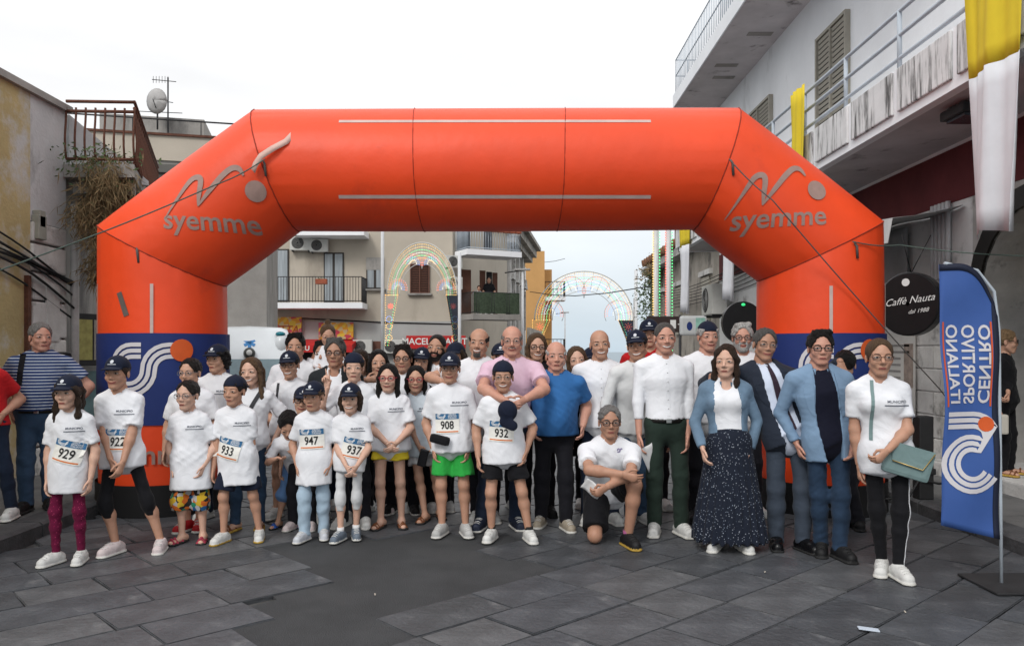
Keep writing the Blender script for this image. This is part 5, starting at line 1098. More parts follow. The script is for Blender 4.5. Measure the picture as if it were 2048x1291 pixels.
    if cap:
        fc = Field((-.55, -.62, .4), (.55, .95, 1.25), .0065 / hh)
        sg = -1 if cap == 'back' else 1
        fc.ell((0, -.05, .66), (.365, .445, .40), .02)
        Xc, Yc, Zc = fc.xyz(); fc.F = np.maximum(fc.F, (.655 + .10 * sg * (Yc - .0) * (1 if sg > 0 else -.6) - Zc).astype(np.float32))
        fc.cone((0, -.05, 1.05), (0, -.05, 1.07), .03, .03, .01)
        if cap != 'beret':
            # visor: a curved plate
            rim = np.sqrt((Xc / .29) ** 2 + ((sg * Yc - .28) / .44) ** 2) - 1
            zz = .695 - .9 * Xc * Xc - .16 * (sg * Yc - .3) * (1 if sg > 0 else .6)
            d = np.maximum(np.maximum(rim * .25, np.abs(Zc - zz) - .026), .15 - sg * Yc).astype(np.float32); fc.F = np.minimum(fc.F, d)
        co = headpart('cap', fc, CL['navy'])
        if cap == 'front' and lod < 2:
            bb = bvh_of(co)
            e1 = disc2d(0, 0, .055 * hh, 10, 1); t1 = gridquads(.26 * hh, .018 * hh, 6, 1, 0, -.085 * hh)
            o = toW((0, .45, .865)); v2 = e1[0] + t1[0]; f2 = e1[1] + [tuple(i + len(e1[0]) for i in q) for q in t1[1]]
            decal('emblem', v2, f2, o, hs2, hu2, -hf2, bb, .003, M_EMB, co)
    if glasses:
        gm = {'black': mat('frame_black', (.012, .01, .01), .3, 0), 'red': mat('frame_red', (.35, .03, .05), .3, 0), 'wire': mat('frame_wire', (.2, .17, .14), .25, 0, metal=.7), 'grey': mat('frame_grey', (.12, .13, .15), .3, 0), 'brown': mat('frame_brown', (.06, .03, .02), .3, 0)}[glasses]
        mb = MB(); rr = .0016 if glasses == 'wire' else (.0032 if glasses in ('black', 'red') else .0022); ml = MB()
        for s in (-1, 1):
            ring = [toW((s * .152 + .105 * math.copysign(abs(math.cos(a)) ** .7, math.cos(a)), .425 - .03 * abs(math.cos(a)), .492 + .078 * math.copysign(abs(math.sin(a)) ** .7, math.sin(a)))) for a in [i * math.pi / 8 for i in range(17)]]
            mb.tube(ring, rr, 5, False); mb.tube([toW((s * .255, .40, .515)), toW((s * .335, .2, .52)), toW((s * .345, -.05, .52))], rr, 5)
            ml.add(ring[:-1], [tuple(range(16))])
        mb.tube([toW((-.05, .425, .505)), toW((0, .445, .515)), toW((.05, .425, .505))], rr, 5)
        go = mb.build('glasses', gm, root); ml.build('lens', M_LENS, go)
    # --- upper garment
    cvx = (.0125, .015)[lod > 0]
    hemz = pel[2] - .02 * S if hem is None else hem * S
    hemP = pel + (wa - pel) / (wa - pel)[2] * (hemz - pel[2])
    hemP[2] = hemz
    def torso(fld, e=0.0, hemw=1.0, hp_=hemP, sl='short', sf=.72, sw=1.0):
        if hp_[2] < pel[2] - .03:
            fld.cone(hp_, pel, (rw['hip'] + .012) * hemw + e, (rw['hip'] + .010) * (1 + (hemw - 1) * .6) + e, .02, fwd, .78, cap=1)
            fld.cone(pel, wa, (rw['hip'] + .010) * (1 + (hemw - 1) * .6) + e, (rw['waist'] + .006) * (1 + (hemw - 1) * .5) + e, .05, fwd, .72)
        else: fld.cone(hp_, wa, (rw['hip'] + .006) * hemw + e, rw['waist'] + .004 + e, .03, fwd, .76, cap=1)
        fld.cone(wa, ch, rw['waist'] + .004 + e, rw['chest'] + .004 + e, .05, fwd, .68)
        fld.cone(ch, N - up * .055 * S, rw['chest'] + .004 + e, .066 * S + e, .06, fwd, .66)
        if belly: fld.ell(wa + fwd * (.03 * S) + up * .0, (rw['waist'] * 1.0, .1 * S * (.6 + belly), .14 * S), .08)
        if sex == 'f' and not kid:
            for s in (-1, 1): fld.ell(ch + fwd * .045 * S + sd * s * .042 * S - up * .0 * S, (.042 * S, .042 * S, .045 * S), .05)
        fld.cone(sh[0] + sd * .015 * S, sh[1] - sd * .015 * S, .031 * S + e, .031 * S + e, .05)
        for i in (0, 1): fld.cone(sh[i] + (-sd if i else sd) * .01 * S + up * .0, N - up * .004 * S + (sd if i else -sd) * .022 * S, .026 * S + e, .02 * S + e, .05)
        for i in (0, 1):
            if sl == 'short': fld.cone(sh[i], sh[i] + (el[i] - sh[i]) * sf, (.031 * S + e) * ag, (.037 * S + e) * ag * sw, .03, cap=2)
            elif sl == 'long':
                fld.cone(sh[i], el[i], .029 * S * ag + e * .7, .0262 * S * ag + e * .5, .022); en = el[i] + (wr[i] - el[i]) * sf
                fld.cone(el[i], en, .0262 * S * ag + e * .5, .0215 * S * ag + e * .5, .014, cap=2)
        if belly: fld.plane((0, 0, hp_[2]), (0, 0, -1))
        fld.cone(N - up * .004 * S - fwd * .005, N + up * .1 - fwd * .0, nr * 1.27, nr * 1.4, .01, op='sub')
        if under == 'whitetee' and sl == 'none': fld.ell(N + fwd * .05 - up * .015 * S, (.045, .07, .06), op='sub')
    tl_ = np.array([*sh, *el, *wr, N, pel, hemP, wa]); mgn = .15 + .1 * belly + (.1 if g > 1.2 else 0)
    T0 = tl_.min(0) - mgn; T1 = tl_.max(0) + mgn
    def wearing(name, fld, m, parent=root):
        V, Q = fld.mesh(); return link(bpy.data.objects.new(name, npmesh(name, V, Q, m)), parent)
    garment = None
    folds = lambda fld, a=.006: fld.wave(a * .5, .2, rnd, 5, (1, .6, .5)).crease(a * 1.15, .15, rnd, 4, wa, N)
    fld = Field(T0, T1, cvx)
    if upper in ('tee', 'polo', 'shirt'):
        sl = sleeve or 'short'; sf = {'tee': .78 if kid else .70, 'polo': .66, 'shirt': .95}[upper]
        if sl == 'rolled': sl = 'long'; sf = .55
        torso(fld, .006 if upper == 'tee' else .004, 1.0 + (.08 if kid else .05) + (.10 if lower == 'shorts' and not kneel else 0) + min(loose, .15), sl=sl, sf=sf, sw=1.12 if kid else 1.05)
        folds(fld, .0065 if upper == 'tee' else .005)
        garment = wearing({'tee': 'tshirt', 'polo': 'polo_shirt', 'shirt': 'shirt'}[upper], fld, CL[uc])
        if upper in ('polo', 'shirt'):
            col = MB(); n = 14; rows = []
            for j, (zz, rr) in enumerate(((-.012, 1.42), (.022, 1.30), (.026, 1.22), (-.004, 1.38))):
                rows.append([N + up * (zz * S / 1.7 - .012 * (1 + math.cos(a)) ) + (fwd * math.cos(a) * 1.02 + sd * math.sin(a)) * nr * rr + (N - N) for a in [R(22) + i * (2 * math.pi - R(44)) / n for i in range(n + 1)]])
            col.grid(rows); col.build('collar', CL[uc], garment, .004)
            gb_ = bvh_of(garment)
            if upper == 'shirt':
                pl = gridquads(.028, (N[2] - hemz) * .92, 1, 14, 0, 0); decal('placket', pl[0], pl[1], (N + hemP) / 2 - up * .02, sd, unit(N - hemP), -fwd, gb_, .003, CL[uc], garment)
                for q in range(6):
                    h = gb_.ray_cast(Vector(N + (hemP - N) * (.12 + .14 * q) + fwd * .5), Vector(-fwd), 1)
                    if h[0] is not None: MB().sphere(h[0] + Vector(fwd) * .004, .0055, 6, 4).build('button', mat('button', (.5, .5, .5), .3, 0), garment)
        else: 
            pass
    elif upper in ('jacket', 'blazer', 'denimjacket'):
        inner = Field(T0, T1, cvx); hp2 = pel - up * .0
        torso(inner, .002, 1.0, hp_=np.array((hemP[0], hemP[1], pel[2] - .02 * S if upper != 'denimjacket' else pel[2] - .0 * S)), sl='none')
        folds(inner, .004); garment = wearing('shirt' if under != 'whitetee' else 'tshirt', inner, CL[{'paleblue': 'paleblue', 'navypolo': 'navypolo', 'whitetee': 'white'}[under]])
        torso(fld, .012, 1.0, sl='long', sf=.97)
        X, Y, Z = fld.xyz(); fx = X * fwd[0] + Y * fwd[1]; cx_ = hemP[0] + (N[0] - hemP[0]) * (Z - hemP[2]) / (N[2] - hemP[2]); cy_ = hemP[1] + (N[1] - hemP[1]) * (Z - hemP[2]) / (N[2] - hemP[2])
        sx = (X - cx_) * sd[0] + (Y - cy_) * sd[1]; fx = (X - cx_) * fwd[0] + (Y - cy_) * fwd[1]
        u = np.clip((Z - hemP[2]) / (N[2] - hemP[2]), 0, 1)
        ow = {'jacket': .050 + .015 * np.sin(u * 3.1), 'blazer': .045 + .02 * np.sin(u * 3.1), 'denimjacket': .062 + .02 * np.sin(u * 3)}[upper] * S / 1.7 * 1.25
        fld.F = np.maximum(fld.F, np.minimum(ow - np.abs(sx), fx - .0).astype(np.float32))
        folds(fld, .004); jk = wearing('jacket', fld, CL[uc])
        jb = bvh_of(jk)
        if upper in ('jacket', 'blazer'):                     # lapels laid on the jacket fronts
            for s in (-1, 1):
                a0 = N - up * .02 * S + sd * s * .04 * S; a1 = N + (hemP - N) * .52 + sd * s * .05 * S; V2 = []; dd = a1 - a0; Lh = np.linalg.norm(dd)
                for j in range(9):
                    t = j / 8; wv = (.012 + .055 * math.sin(min(1, t * 1.6) * math.pi * .5) * (1 - t) ** .5) * S / 1.7 * 1.3; b0 = (.02 - .03 * t) * 0
                    V2 += [(s * b0, -t * Lh), (s * wv, -t * Lh + .01)]
                lp = decal('lapel', V2, [(2 * j, 2 * j + 1, 2 * j + 3, 2 * j + 2) for j in range(8)], a0 + sd * s * .012, sd, -unit(dd), -fwd, jb, .007, CL[uc], jk)
                md = lp.modifiers.new('thick', 'SOLIDIFY'); md.thickness = .006
        col = MB(); n = 14
        rows = [[N + up * (zz * S / 1.7 - .016 * (1 + math.cos(a))) + (fwd * math.cos(a) * 1.03 + sd * math.sin(a)) * nr * rr for a in [R(30) + i * (2 * math.pi - R(60)) / n for i in range(n + 1)]] for (zz, rr) in ((-.02, 1.75), (.02, 1.45), (.022, 1.36), (-.02, 1.62))]
        col.grid(rows); col.build('collar', CL[uc], jk, .004)
        if under != 'whitetee':
            col = MB(); rows = [[N + up * (zz * S / 1.7 - .012 * (1 + math.cos(a))) + (fwd * math.cos(a) * 1.02 + sd * math.sin(a)) * nr * rr for a in [R(18) + i * (2 * math.pi - R(36)) / n for i in range(n + 1)]] for (zz, rr) in ((-.012, 1.36), (.03, 1.24), (.032, 1.18), (-.006, 1.3))]
            col.grid(rows); col.build('collar', CL[under], garment, .004)
        if 'tie' in extras:
            tb = bvh_of(garment); Lh = (N[2] - hemP[2]) * .86
            tie = [(-.014, 0), (.014, 0), (.018, -.04), (-.018, -.04)]; V2 = [(-.016, .0), (.016, .0), (-.012, -.035), (.012, -.035)] + [p for j in range(10) for p in ((-.014 - .026 * (j / 9) ** .8, -.04 - (Lh - .06) * j / 9), (.014 + .026 * (j / 9) ** .8, -.04 - (Lh - .06) * j / 9))] + [(0, -Lh - .02), (0, -Lh - .02)]
            decal('necktie', V2, [(2 * j, 2 * j + 1, 2 * j + 3, 2 * j + 2) for j in range(len(V2) // 2 - 1)], N + fwd * nr - up * .0, sd, unit(N - hemP), -fwd, tb, .012, CL['tie'], root)
    # --- lower garment
    lpts = np.array([*A, *kn, *hips, pel, wa]); B0 = lpts.min(0) - .18; B1 = lpts.max(0) + .18; B0[2] = max(B0[2], -.03); B1[2] = min(B1[2], wa[2] + .05)
    if not noleg:
        fl = Field(B0, B1, cvx if not kid else .011)
        low = {'trousers': ank * .75, 'jeans': ank * .8, 'leggings': ank * 1.1, 'capri': .16 * S, 'shorts': .30 * S, 'skirt': .05 * S}[lower] if lend is None else lend * S
        ez = {'trousers': .006, 'jeans': .004, 'leggings': .003, 'capri': .004, 'shorts': .016, 'skirt': .02}[lower] + loose * .02
        wtop = pel + (wa - pel) * .55
        unt = hemz < pel[2] - .01 or upper not in ('tee', 'polo', 'shirt')
        hr = rw['hip'] - (.012 if unt else 0)
        fl.cone(wtop, pel, rw['waist'] - (.02 if unt else -.004), hr + ez * .3, .03, fwd, .74, cap=1)
        fl.cone(hips[0], hips[1], .044 * S * gb + ez * .3, .044 * S * gb + ez * .3, .04)
        if lower == 'skirt':
            b_ = (A[0] + A[1]) / 2; b_[2] = low
            fl.cone(pel, b_, rw['hip'] + ez, rw['hip'] * 1.0 + .135, .05, fwd, .82, cap=2)
            X, Y, Z = fl.xyz(); ang = np.arctan2(X - b_[0], Y - b_[1]); am = np.clip((pel[2] + .05 - Z) / (pel[2] - low), 0, 1)
            fl.F = fl.F + (.014 * am * np.sin(ang * 22 + 1.5 * np.sin(Z * 4))).astype(np.float32)
        else:
            for i in (0, 1):
                lgs = (1 + .6 * (g - 1)) * (.88 if lower in ('leggings', 'capri') else 1) * (.92 if kid and lower != 'shorts' else 1)
                r0, r1, r2 = .046 * S * lgs + ez * .7, .034 * S * lgs + ez, {'trousers': .031, 'jeans': .029, 'leggings': .022, 'capri': .026, 'shorts': .04}[lower] * S * (lgs if lower != 'trousers' else 1) + ez
                if low > kn[i][2] and not kneel:
                    t = (hips[i][2] - low) / (hips[i][2] - kn[i][2]); e_ = hips[i] + (kn[i] - hips[i]) * t
                    fl.cone(hips[i] - up * .01 * S, e_, r0 * .80, r0 * .98 + ez * .5 + .002, .03, cap=2)
                elif kneel: e_ = hips[i] + (kn[i] - hips[i]) * .86; fl.cone(hips[i], e_, r0 + .02, r0 + .012, .05, cap=2)
                else:
                    t = (kn[i][2] - low) / max(.05, (kn[i][2] - A[i][2])); e_ = kn[i] + (A[i] - kn[i]) * t
                    fl.cone(hips[i], kn[i], r0 * (.88 if unt else 1), r1, .05).cone(kn[i], kn[i] + (e_ - kn[i]) * .35, r1, (r1 + r2) / 2 + .003, .04).cone(kn[i] + (e_ - kn[i]) * .35, e_, (r1 + r2) / 2 + .003, r2, .03, cap=2)
            if lower in ('trousers', 'jeans'): fl.wave(.003, .16, rnd, 5, (1, 1, .8)).wave(.0026, .06, rnd, 6, (.8, .8, 1), np.clip(.35 + np.exp(-((fl.xyz()[2] - ank) / .12) ** 2) + .6 * np.exp(-((fl.xyz()[2] - kn[0][2]) / .08) ** 2), 0, 1.3))
            elif lower == 'shorts': fl.wave(.005, .1, rnd, 5, (1, 1, .3))
            else: fl.wave(.0015, .06, rnd, 4, (.5, .5, 1))
        lo_ = wearing({'capri': 'leggings', 'jeans': 'trousers'}.get(lower, lower), fl, CL[lc])
        if 'belt' in extras:
            n = 24; rows = []; bc = hemP - up * .006; brr = rw['hip'] + (rw['waist'] - rw['hip']) * max(0, min(1, (hemz - pel[2]) / (wa[2] - pel[2]))) + .014 + (0 if upper in ('polo', 'shirt') else -.004)
            for zz in (-.018, .018):
                rows.append([bc + up * zz + (fwd * math.cos(a) * .765 + sd * math.sin(a)) * brr for a in [i * 2 * math.pi / n for i in range(n + 1)]])
            mb = MB(); mb.grid(rows); bo = mb.build('belt', mat('leather_black', (.012, .011, .01), .4, .1), root, .004)
            mb = MB(); c = bc + fwd * (brr + .004) * .765; mb.bbox(c[0] - .022, c[0] + .022, c[1] - .004, c[1] + .004, c[2] - .018, c[2] + .018, .003); mb.build('buckle', mat('buckle', (.5, .5, .48), .3, 0, metal=.9), bo)
        # --- shoes
        for i in (0, 1):
            d = fd[i]
            if kneel and i == 0: continue
            fs = Field(A[i] - .2, A[i] + .2, .0075 if not lod else .010); bs_ = A[i].copy(); bs_[2] = 0
            s_ = S * (1.0 if kid else .96)
            heel = bs_ - d * .028 * s_; toe = bs_ + d * .094 * s_
            if shoe.startswith('sandal') or shoe in ('brown', 'blue'):
                fs.cone(heel + up * .008, toe + up * .008, .027 * s_, .03 * s_, .01, w=up, fl=.42); fs.plane((0, 0, 0), (0, 0, -1))
                for tt in (.02, .07, .10) if shoe != 'blue' else (.06, .08):
                    c = bs_ + d * tt * s_; sdx = np.cross(d, up); fs.cone(c + sdx * .027 * s_ + up * .01, c + up * .042 * s_, .009, .009, .006).cone(c - sdx * .027 * s_ + up * .01, c + up * .042 * s_, .009, .009, .006)
                if shoe != 'blue': a_ = A[i] + up * .008; 
            else:
                fs.cone(heel + up * .028 * s_, toe + up * .022 * s_, .0285 * s_, .026 * s_, .02).cone(bs_ + d * .03 * s_ + up * .035 * s_, A[i] + up * .008, .028 * s_, .027 * s_, .025)
                fs.cone(heel + up * .010, toe + up * .010, .033 * s_, .031 * s_, .004, w=up, fl=.42)
                fs.ell(bs_ + d * .055 * s_ + up * .045 * s_, (.022 * s_, .022 * s_, .014 * s_), .02)
                fs.plane((0, 0, 0.002), (0, 0, -1)); fs.plane((A[i][0], A[i][1], A[i][2] + .022 * S), (0, 0, 1))
            V, Q = fs.mesh(); zc = V[Q].mean(1)[:, 2]; mi = (zc < .0115 * s_ + .004).astype(np.int32)
            so_ = link(bpy.data.objects.new('sandal' if (shoe in ('brown', 'blue') or shoe.startswith('sandal')) else 'shoe', npmesh('shoe', V, Q, [MATS['shoe_' + shoe], M_SOLE[sole]], True, mi)), root)
            if not (shoe in ('brown', 'blue', 'patent') or shoe.startswith('sandal')) and lod == 0:
                lb = bvh_of(so_); mb = MB()
                for q in range(4):
                    c = bs_ + d * (.045 + .016 * q) * s_; sx = np.cross(d, up); pp = []
                    for t in (-.014, -.005, .005, .014):
                        h = lb.ray_cast(Vector(c + sx * t * s_ / 1.0 * 1.2 + up * .3), Vector((0, 0, -1)), .4); pp.append((h[0] + Vector((0, 0, .003))) if h[0] is not None else Vector(c + sx * t + up * .05))
                    mb.tube(pp, .0032, 4)
                mb.build('lace', mat('lace_' + ('w' if shoe != 'black' else 'd'), (.6, .6, .58) if shoe != 'black' else (.03, .03, .03), .8, 0), so_)
            if sock:
                mb = MB(); mb.tube([A[i] + up * .01, A[i] + up * .055], [.0235 * S, .0235 * S], 12); mb.build('sock', cloth('sock_' + sock, {'w': (.7, .7, .7), 'b': (.02, .02, .02), 'p': (.35, .1, .22)}[sock]), root)
    # --- bib and shirt print, laid on the shirt front
    fl_ = dict(body=body, root=root, garment=garment, N=N, pel=pel, fwd=fwd, sd=sd, S=S, loc=loc, wr=wr, el=el, sh=sh, hemP=hemP, rw=rw, wa=wa, A=A, kn=kn, hips=hips, toW=toW, hh=hh, D=D)
    if garment and (printed or bib):
        tb = bvh_of(garment)
        if printed:
            cpt = N + (pel - N) * .30 + sd * .052 * S + fwd * .1
            a = text_fine('MUNICIPIO', .0155 * S, .05, bold=.0004); b2 = gridquads(.115 * S * .85, .0045 * S, 8, 1)
            v2 = list(a[0]) + [(x, y - .016 * S) for x, y in b2[0]]; ff = list(a[1]) + [tuple(i + len(a[0]) for i in q) for q in b2[1]]
            decal('chest_print', v2, ff, cpt, sd, up, -fwd, tb, .003, M_PRINT, garment)
        if bib:
            num, bx, by, tilt = bib; c = loc(bx, by, -.12); bw, bh_ = .205, .165
            ca, sa = math.cos(R(tilt)), math.sin(R(tilt)); u = sd * ca - up * sa; v = up * ca + sd * sa
            q = gridquads(bw, bh_, 8, 6); bo = decal('race_bib', *q, c, u, v, -fwd, tb, .007, M_BIB, garment)
            bm_ = bvh_of(bo)
            q = gridquads(bw * .97, bh_ * .28, 8, 3, 0, bh_ * .34); decal('header_band', *q, c, u, v, -fwd, bm_, .002, M_BIBBLUE, bo)
            q = gridquads(bw * .9, bh_ * .06, 8, 1, 0, -bh_ * .42); decal('footer_band', *q, c, u, v, -fwd, bm_, .002, M_BIBOR, bo)
            t = text_fine(num, .092, .04, bold=.0016, xs=.82); decal('number', [(x, y - .018) for x, y in t[0]], t[1], c, u, v, -fwd, bm_, .0035, M_INK, bo)
            t0 = text_fine('CENTRO', .0155, .06, bold=.0004); t1 = text_fine('SPORTIVO', .0155, .06, bold=.0004); t2 = text_fine('ITALIANO', .0155, .06, bold=.0004)
            v2 = []; ff = []
            for t, dy in ((t0, .071), (t1, .0575), (t2, .044)):
                ff += [tuple(i + len(v2) for i in q) for q in t[1]]; v2 += [(x + .045, y + dy) for x, y in t[0]]
            for off in (-.008, 0, .008):
                arc = [(-.062 + (.016 + off) * math.cos(a), .062 + (.014 + off * .6) * math.sin(a)) for a in [R(60 + 30 * i) for i in range(7)]] + [(-.045, .046 - off), (-.028, .046 - off), (-.022 , .058 - off), (-.012, .068 - off)]
                q = band2d(arc, .0042); ff += [tuple(i + len(v2) for i in z) for z in q[1]]; v2 += q[0]
            decal('header_lettering', v2, ff, c, u, v, -fwd, bm_, .0035, mat('bib_white', (.7, .72, .74), .6, 0), bo)
    return fl_
# ------------------------------------------------------------------ the crowd: viewer-left to viewer-right within each row
GB = 'bystanders beside the arch'
def strap(fl, x0, z0, x1, z1, m, wdt=.035, name='bag_strap'):
    V, F = band2d([(x0 + (x1 - x0) * i / 12, z0 + (z1 - z0) * i / 12) for i in range(13)], wdt)
    N, up = fl['N'], np.array((0, 0, 1.)); decal(name, V, F, N + fl['fwd'] * .05, fl['sd'], up, -fl['fwd'], bvh_of(fl['garment']), .006, CL[m], fl['root'])
def held_paper(p, w_, h_, rot, label):
    o = MB().grid([[Vector((w_ * (i / 6 - .5), .012 * math.sin(i) , -h_ * j / 6)) for i in range(7)] for j in range(7)]).build('paper_sheet', mat('paper_white', (.66, .66, .66), .7, .03)); o.location = p; o.rotation_euler = rot
    md = o.modifiers.new('thick', 'SOLIDIFY'); md.thickness = .001; return tag(o, label, 'paper')
# --- back row
person('bearded dark-haired man carrying a small girl on his shoulders', 647, 680, D=7.95, hair=('full', 'dark'), beard=('full', 'dark'), skin='c', lod=1, lc='darkjeans', L=(640, 735, -.12), Lp=('in', 'grip'), Rr=(668, 735, -.12), Rp=('in', 'grip'), mouth='neutral')
person('small girl with hair bun sitting on a man\'s shoulders', 655, 645, D=7.88, z0=.90, sex='k', sit=True, hair=('bun', 'light'), sleeve='long', upper='tee', uc='white', lower='leggings', lc='shortwhite', hyaw=20, hpitch=-15, mouth='neutral', L=(640, 735, -.15), Rr=(672, 730, -.15), shoe='pinkw', lod=1)
person('tall dark-haired man behind the woman in a navy cap', 591, 665, D=7.9, hair=('full', 'black'), uc='white', mouth='neutral', skin='b', lod=1, lc='darkjeans', hyaw=10)
person('woman with loose brown hair half hidden behind the boy in a turned cap', 720, 696, D=7.9, sex='f', hair=('long', 'brown', -.3), lod=1, lc='blackpant', mouth='neutral')
person('dark-haired woman in white tee behind the girl in red glasses', 757, 697, D=7.75, sex='f', hair=('bob', 'black'), lod=1, lc='blackpant', hyaw=12, L=(730, 760, -.3), Lp=('in', 'relax'), shoe='pinkw')
person('young man with dark glasses and side-combed hair in white tee', 806, 688, D=7.7, hair=('full', 'dark'), glasses='black', lod=1, lc='blackpant', skin='b', shoe='black', sole='w')
person('smiling dark-haired woman in a navy cap in the back row', 842, 690, D=7.8, sex='f', hair=('long', 'black', -.2), cap='front', mouth='teeth', lod=1, uc='black', lc='blackpant', htilt=-6)
person('tall man with dark trimmed beard in white tee in the back row', 873, 666, D=7.85, hair=('buzz', 'dark'), beard=('full', 'dark'), skin='b', lod=1, lc='blackpant', hyaw=-8, htilt=-5, shoe='grey')
person('brown-haired woman in a cap hidden behind the boy with bib 908', 912, 680, D=7.8, sex='f', hair=('long', 'brown', -.1), cap='side', lod=1, lc='blackpant', hyaw=-15, shoe='pinkw')
person('person in a navy cap hidden between two embracing men', 1001, 682, D=7.95, hair=('short', 'dark'), cap='front', lod=1, lc='blackpant', mouth='neutral')
person('smiling blond woman with dark glasses behind the man in pink polo', 1073, 664, D=7.6, sex='f', hair=('bob', 'light', .0), glasses='black', mouth='teeth', lod=1, uc='black', lc='blackpant', hyaw=6, skin='a', shoe='black', sole='d')
person('young woman with long light brown hair beside the man in blue polo', 1155, 690, D=7.5, sex='f', hair=('long', 'light', -.5), mouth='teeth', lod=1, uc='black', lower='shorts', lc='black', lend=.36, skin='p', htilt=6, shoe='black', sole='w')
person('person in a black cap hidden behind the bald man', 1183, 690, D=8.0, hair=('short', 'dark'), cap='side', lod=1, uc='black', lc='blackpant', mouth='neutral')
person('tall young man in navy cap and red shirt in the back row', 1298, 634, D=7.9, hair=('short', 'dark'), cap='front', uc='red', lod=1, lc='blackpant', hyaw=-8, skin='a', mouth='neutral')
person('white-haired old man with brimless navy cap and white tee', 1415, 642, D=7.35, hair=('full', 'white'), cap='beret', uc='white', lc='blackpant', lod=1, skin='r', hyaw=3, shoe='black', sole='d')
person('grey-bearded man with dark glasses in white tee in the back row', 1484, 645, D=7.6, hair=('full', 'white'), glasses='black', beard=('full', 'white'), uc='white', lc='blackpant', lod=1, skin='r', hyaw=-10)
person('person in black seen from behind next to the blue blazer', 1690, 698, feet=((1690, 1058), (1718, 1066)), yaw=155, sex='f', hair=('short', 'black'), upper='tee', uc='black', sleeve='long', lc='blackpant', lod=1, shoe='black', sole='d')
# --- middle row
person('young man with long dark curls in navy cap and white tee', 436, 684, D=7.45, hair=('curly', 'black'), cap='front', uc='white', printed=True, lc='darkjeans', skin='a', g=.92, hyaw=-14, mouth='neutral', lod=1)
person('boy with green-rimmed glasses behind the boy in patterned shorts', 382, 714, feet=((375, 1066), (398, 1064)), sex='k', hair=('short', 'dark'), glasses='grey', uc='white', lower='shorts', lc='navy', lend=.30, shoe='red', sole='w', mouth='neutral', skin='a', hyaw=-8, g=1.1)
f_ = person('woman with long fair hair in white tee with grey bag strap', 505, 712, feet=((470, 1066), (520, 1060)), sex='f', hair=('long', 'light', -.65), uc='white', lower='jeans', lc='jeans', hem=.50, shoe='brown', sole='y', mouth='teeth', skin='p', hyaw=-6, htilt=4, L=(492, 885, -.05), Rr=(548, 880, .05))
strap(f_, .09, -.02, -.08, -.36, 'bagstrap')
f_ = person('smiling woman in navy cap and round glasses with dark bag strap', 581, 697, feet=((553, 1040), (600, 1040)), sex='f', hair=('short', 'dark'), cap='front', glasses='brown', uc='white', lower='shorts', lc='black', lend=.36, L=(556, 855, -.08), Rr=(612, 850, -.1), mouth='teeth', skin='a', g=1.08, htilt=4, shoe='white')
strap(f_, -.10, -.02, -.11, -.3, 'bagstrap', .025)
person('grey-haired man with glasses in dark jacket over white tee', 671, 675, D=7.35, hair=('full', 'salt'), glasses='black', upper='jacket', uc='jacketdark', under='whitetee', lc='darkjeans', skin='c', mouth='neutral', g=1.08)
person('boy in a turned navy cap making a victory sign', 708, 700, D=7.1, sex='k', hair=('short', 'brown'), cap='back', uc='white', lower='trousers', lc='blackpant', L=(655, 775, -.15), Lp=('vee', 'vee'), Lel=(-.6, -.3, -1), hyaw=8, mouth='neutral', skin='p', shoe='white')
person('balding man with goatee in white tee hugging the boys', 957, 654, feet=((955, 1047), (985, 1046)), hair=('fringe', 'dark'), beard=('goatee', 'salt'), uc='white', lc='blackpant', skin='b', mouth='teeth', L=(885, 763, -.36), Lp=('in', 'relax'), Lel=(-1, -.3, -.2), Rr=(1030, 708, -.22), Rp=('over', 'relax'), Rel=(.6, .3, -.2), htilt=-4, hyaw=-6, shoe='grey', g=1.02)
person('bald man with grey moustache and glasses in pink polo', 1024, 649, D=6.92, feet=((963, 1062), (1032, 1060)), hair=('fringe', 'grey'), glasses='wire', beard=('moustache', 'grey'), upper='polo', uc='pink', lower='jeans', lc='darkjeans', skin='r', mouth='smile', g=1.16, belly=.2, L=(1005, 798, -.42), Lp=('in', 'relax'), Lel=(-1, -.2, -.35), Rr=(1052, 797, -.42), Rp=('in', 'relax'), Rel=(1, -.2, -.45), shoe='navy', sole='w', hem=.5)
person('older man with white fringe in bright blue polo, hand in pocket', 1112, 680, D=6.95, feet=((1082, 1056), (1132, 1064)), hair=('fringe', 'white'), upper='polo', uc='bluepolo', lc='blackpant', skin='r', mouth='frown', g=1.22, belly=.55, L=(1066, 850, .08), Lel=(-.3, 1, -.2), Rr=(1166, 850, .0), Rel=(.4, 1, -.2), hem=.50, shoe='beige', sole='w')
person('bald smiling man in open white shirt', 1200, 657, D=7.25, hair=None, upper='shirt', uc='shirtwhite', sleeve='long', lc='darkjeans', skin='b', mouth='teeth', g=1.02, Rr=(1268, 742, .12), Rel=(.3, .5, -.5), htilt=3, hem=.5, shoe='white')
person('man in navy cap and white polo beside the bald man', 1276, 655, D=7.05, feet=((1262, 1050), (1290, 1050)), hair=('short', 'dark'), cap='front', upper='polo', uc='offwhite', sleeve='long', lower='jeans', lc='jeans', skin='c', mouth='teeth', g=1.08, hyaw=-16, htilt=5, hem=.5, shoe='white')
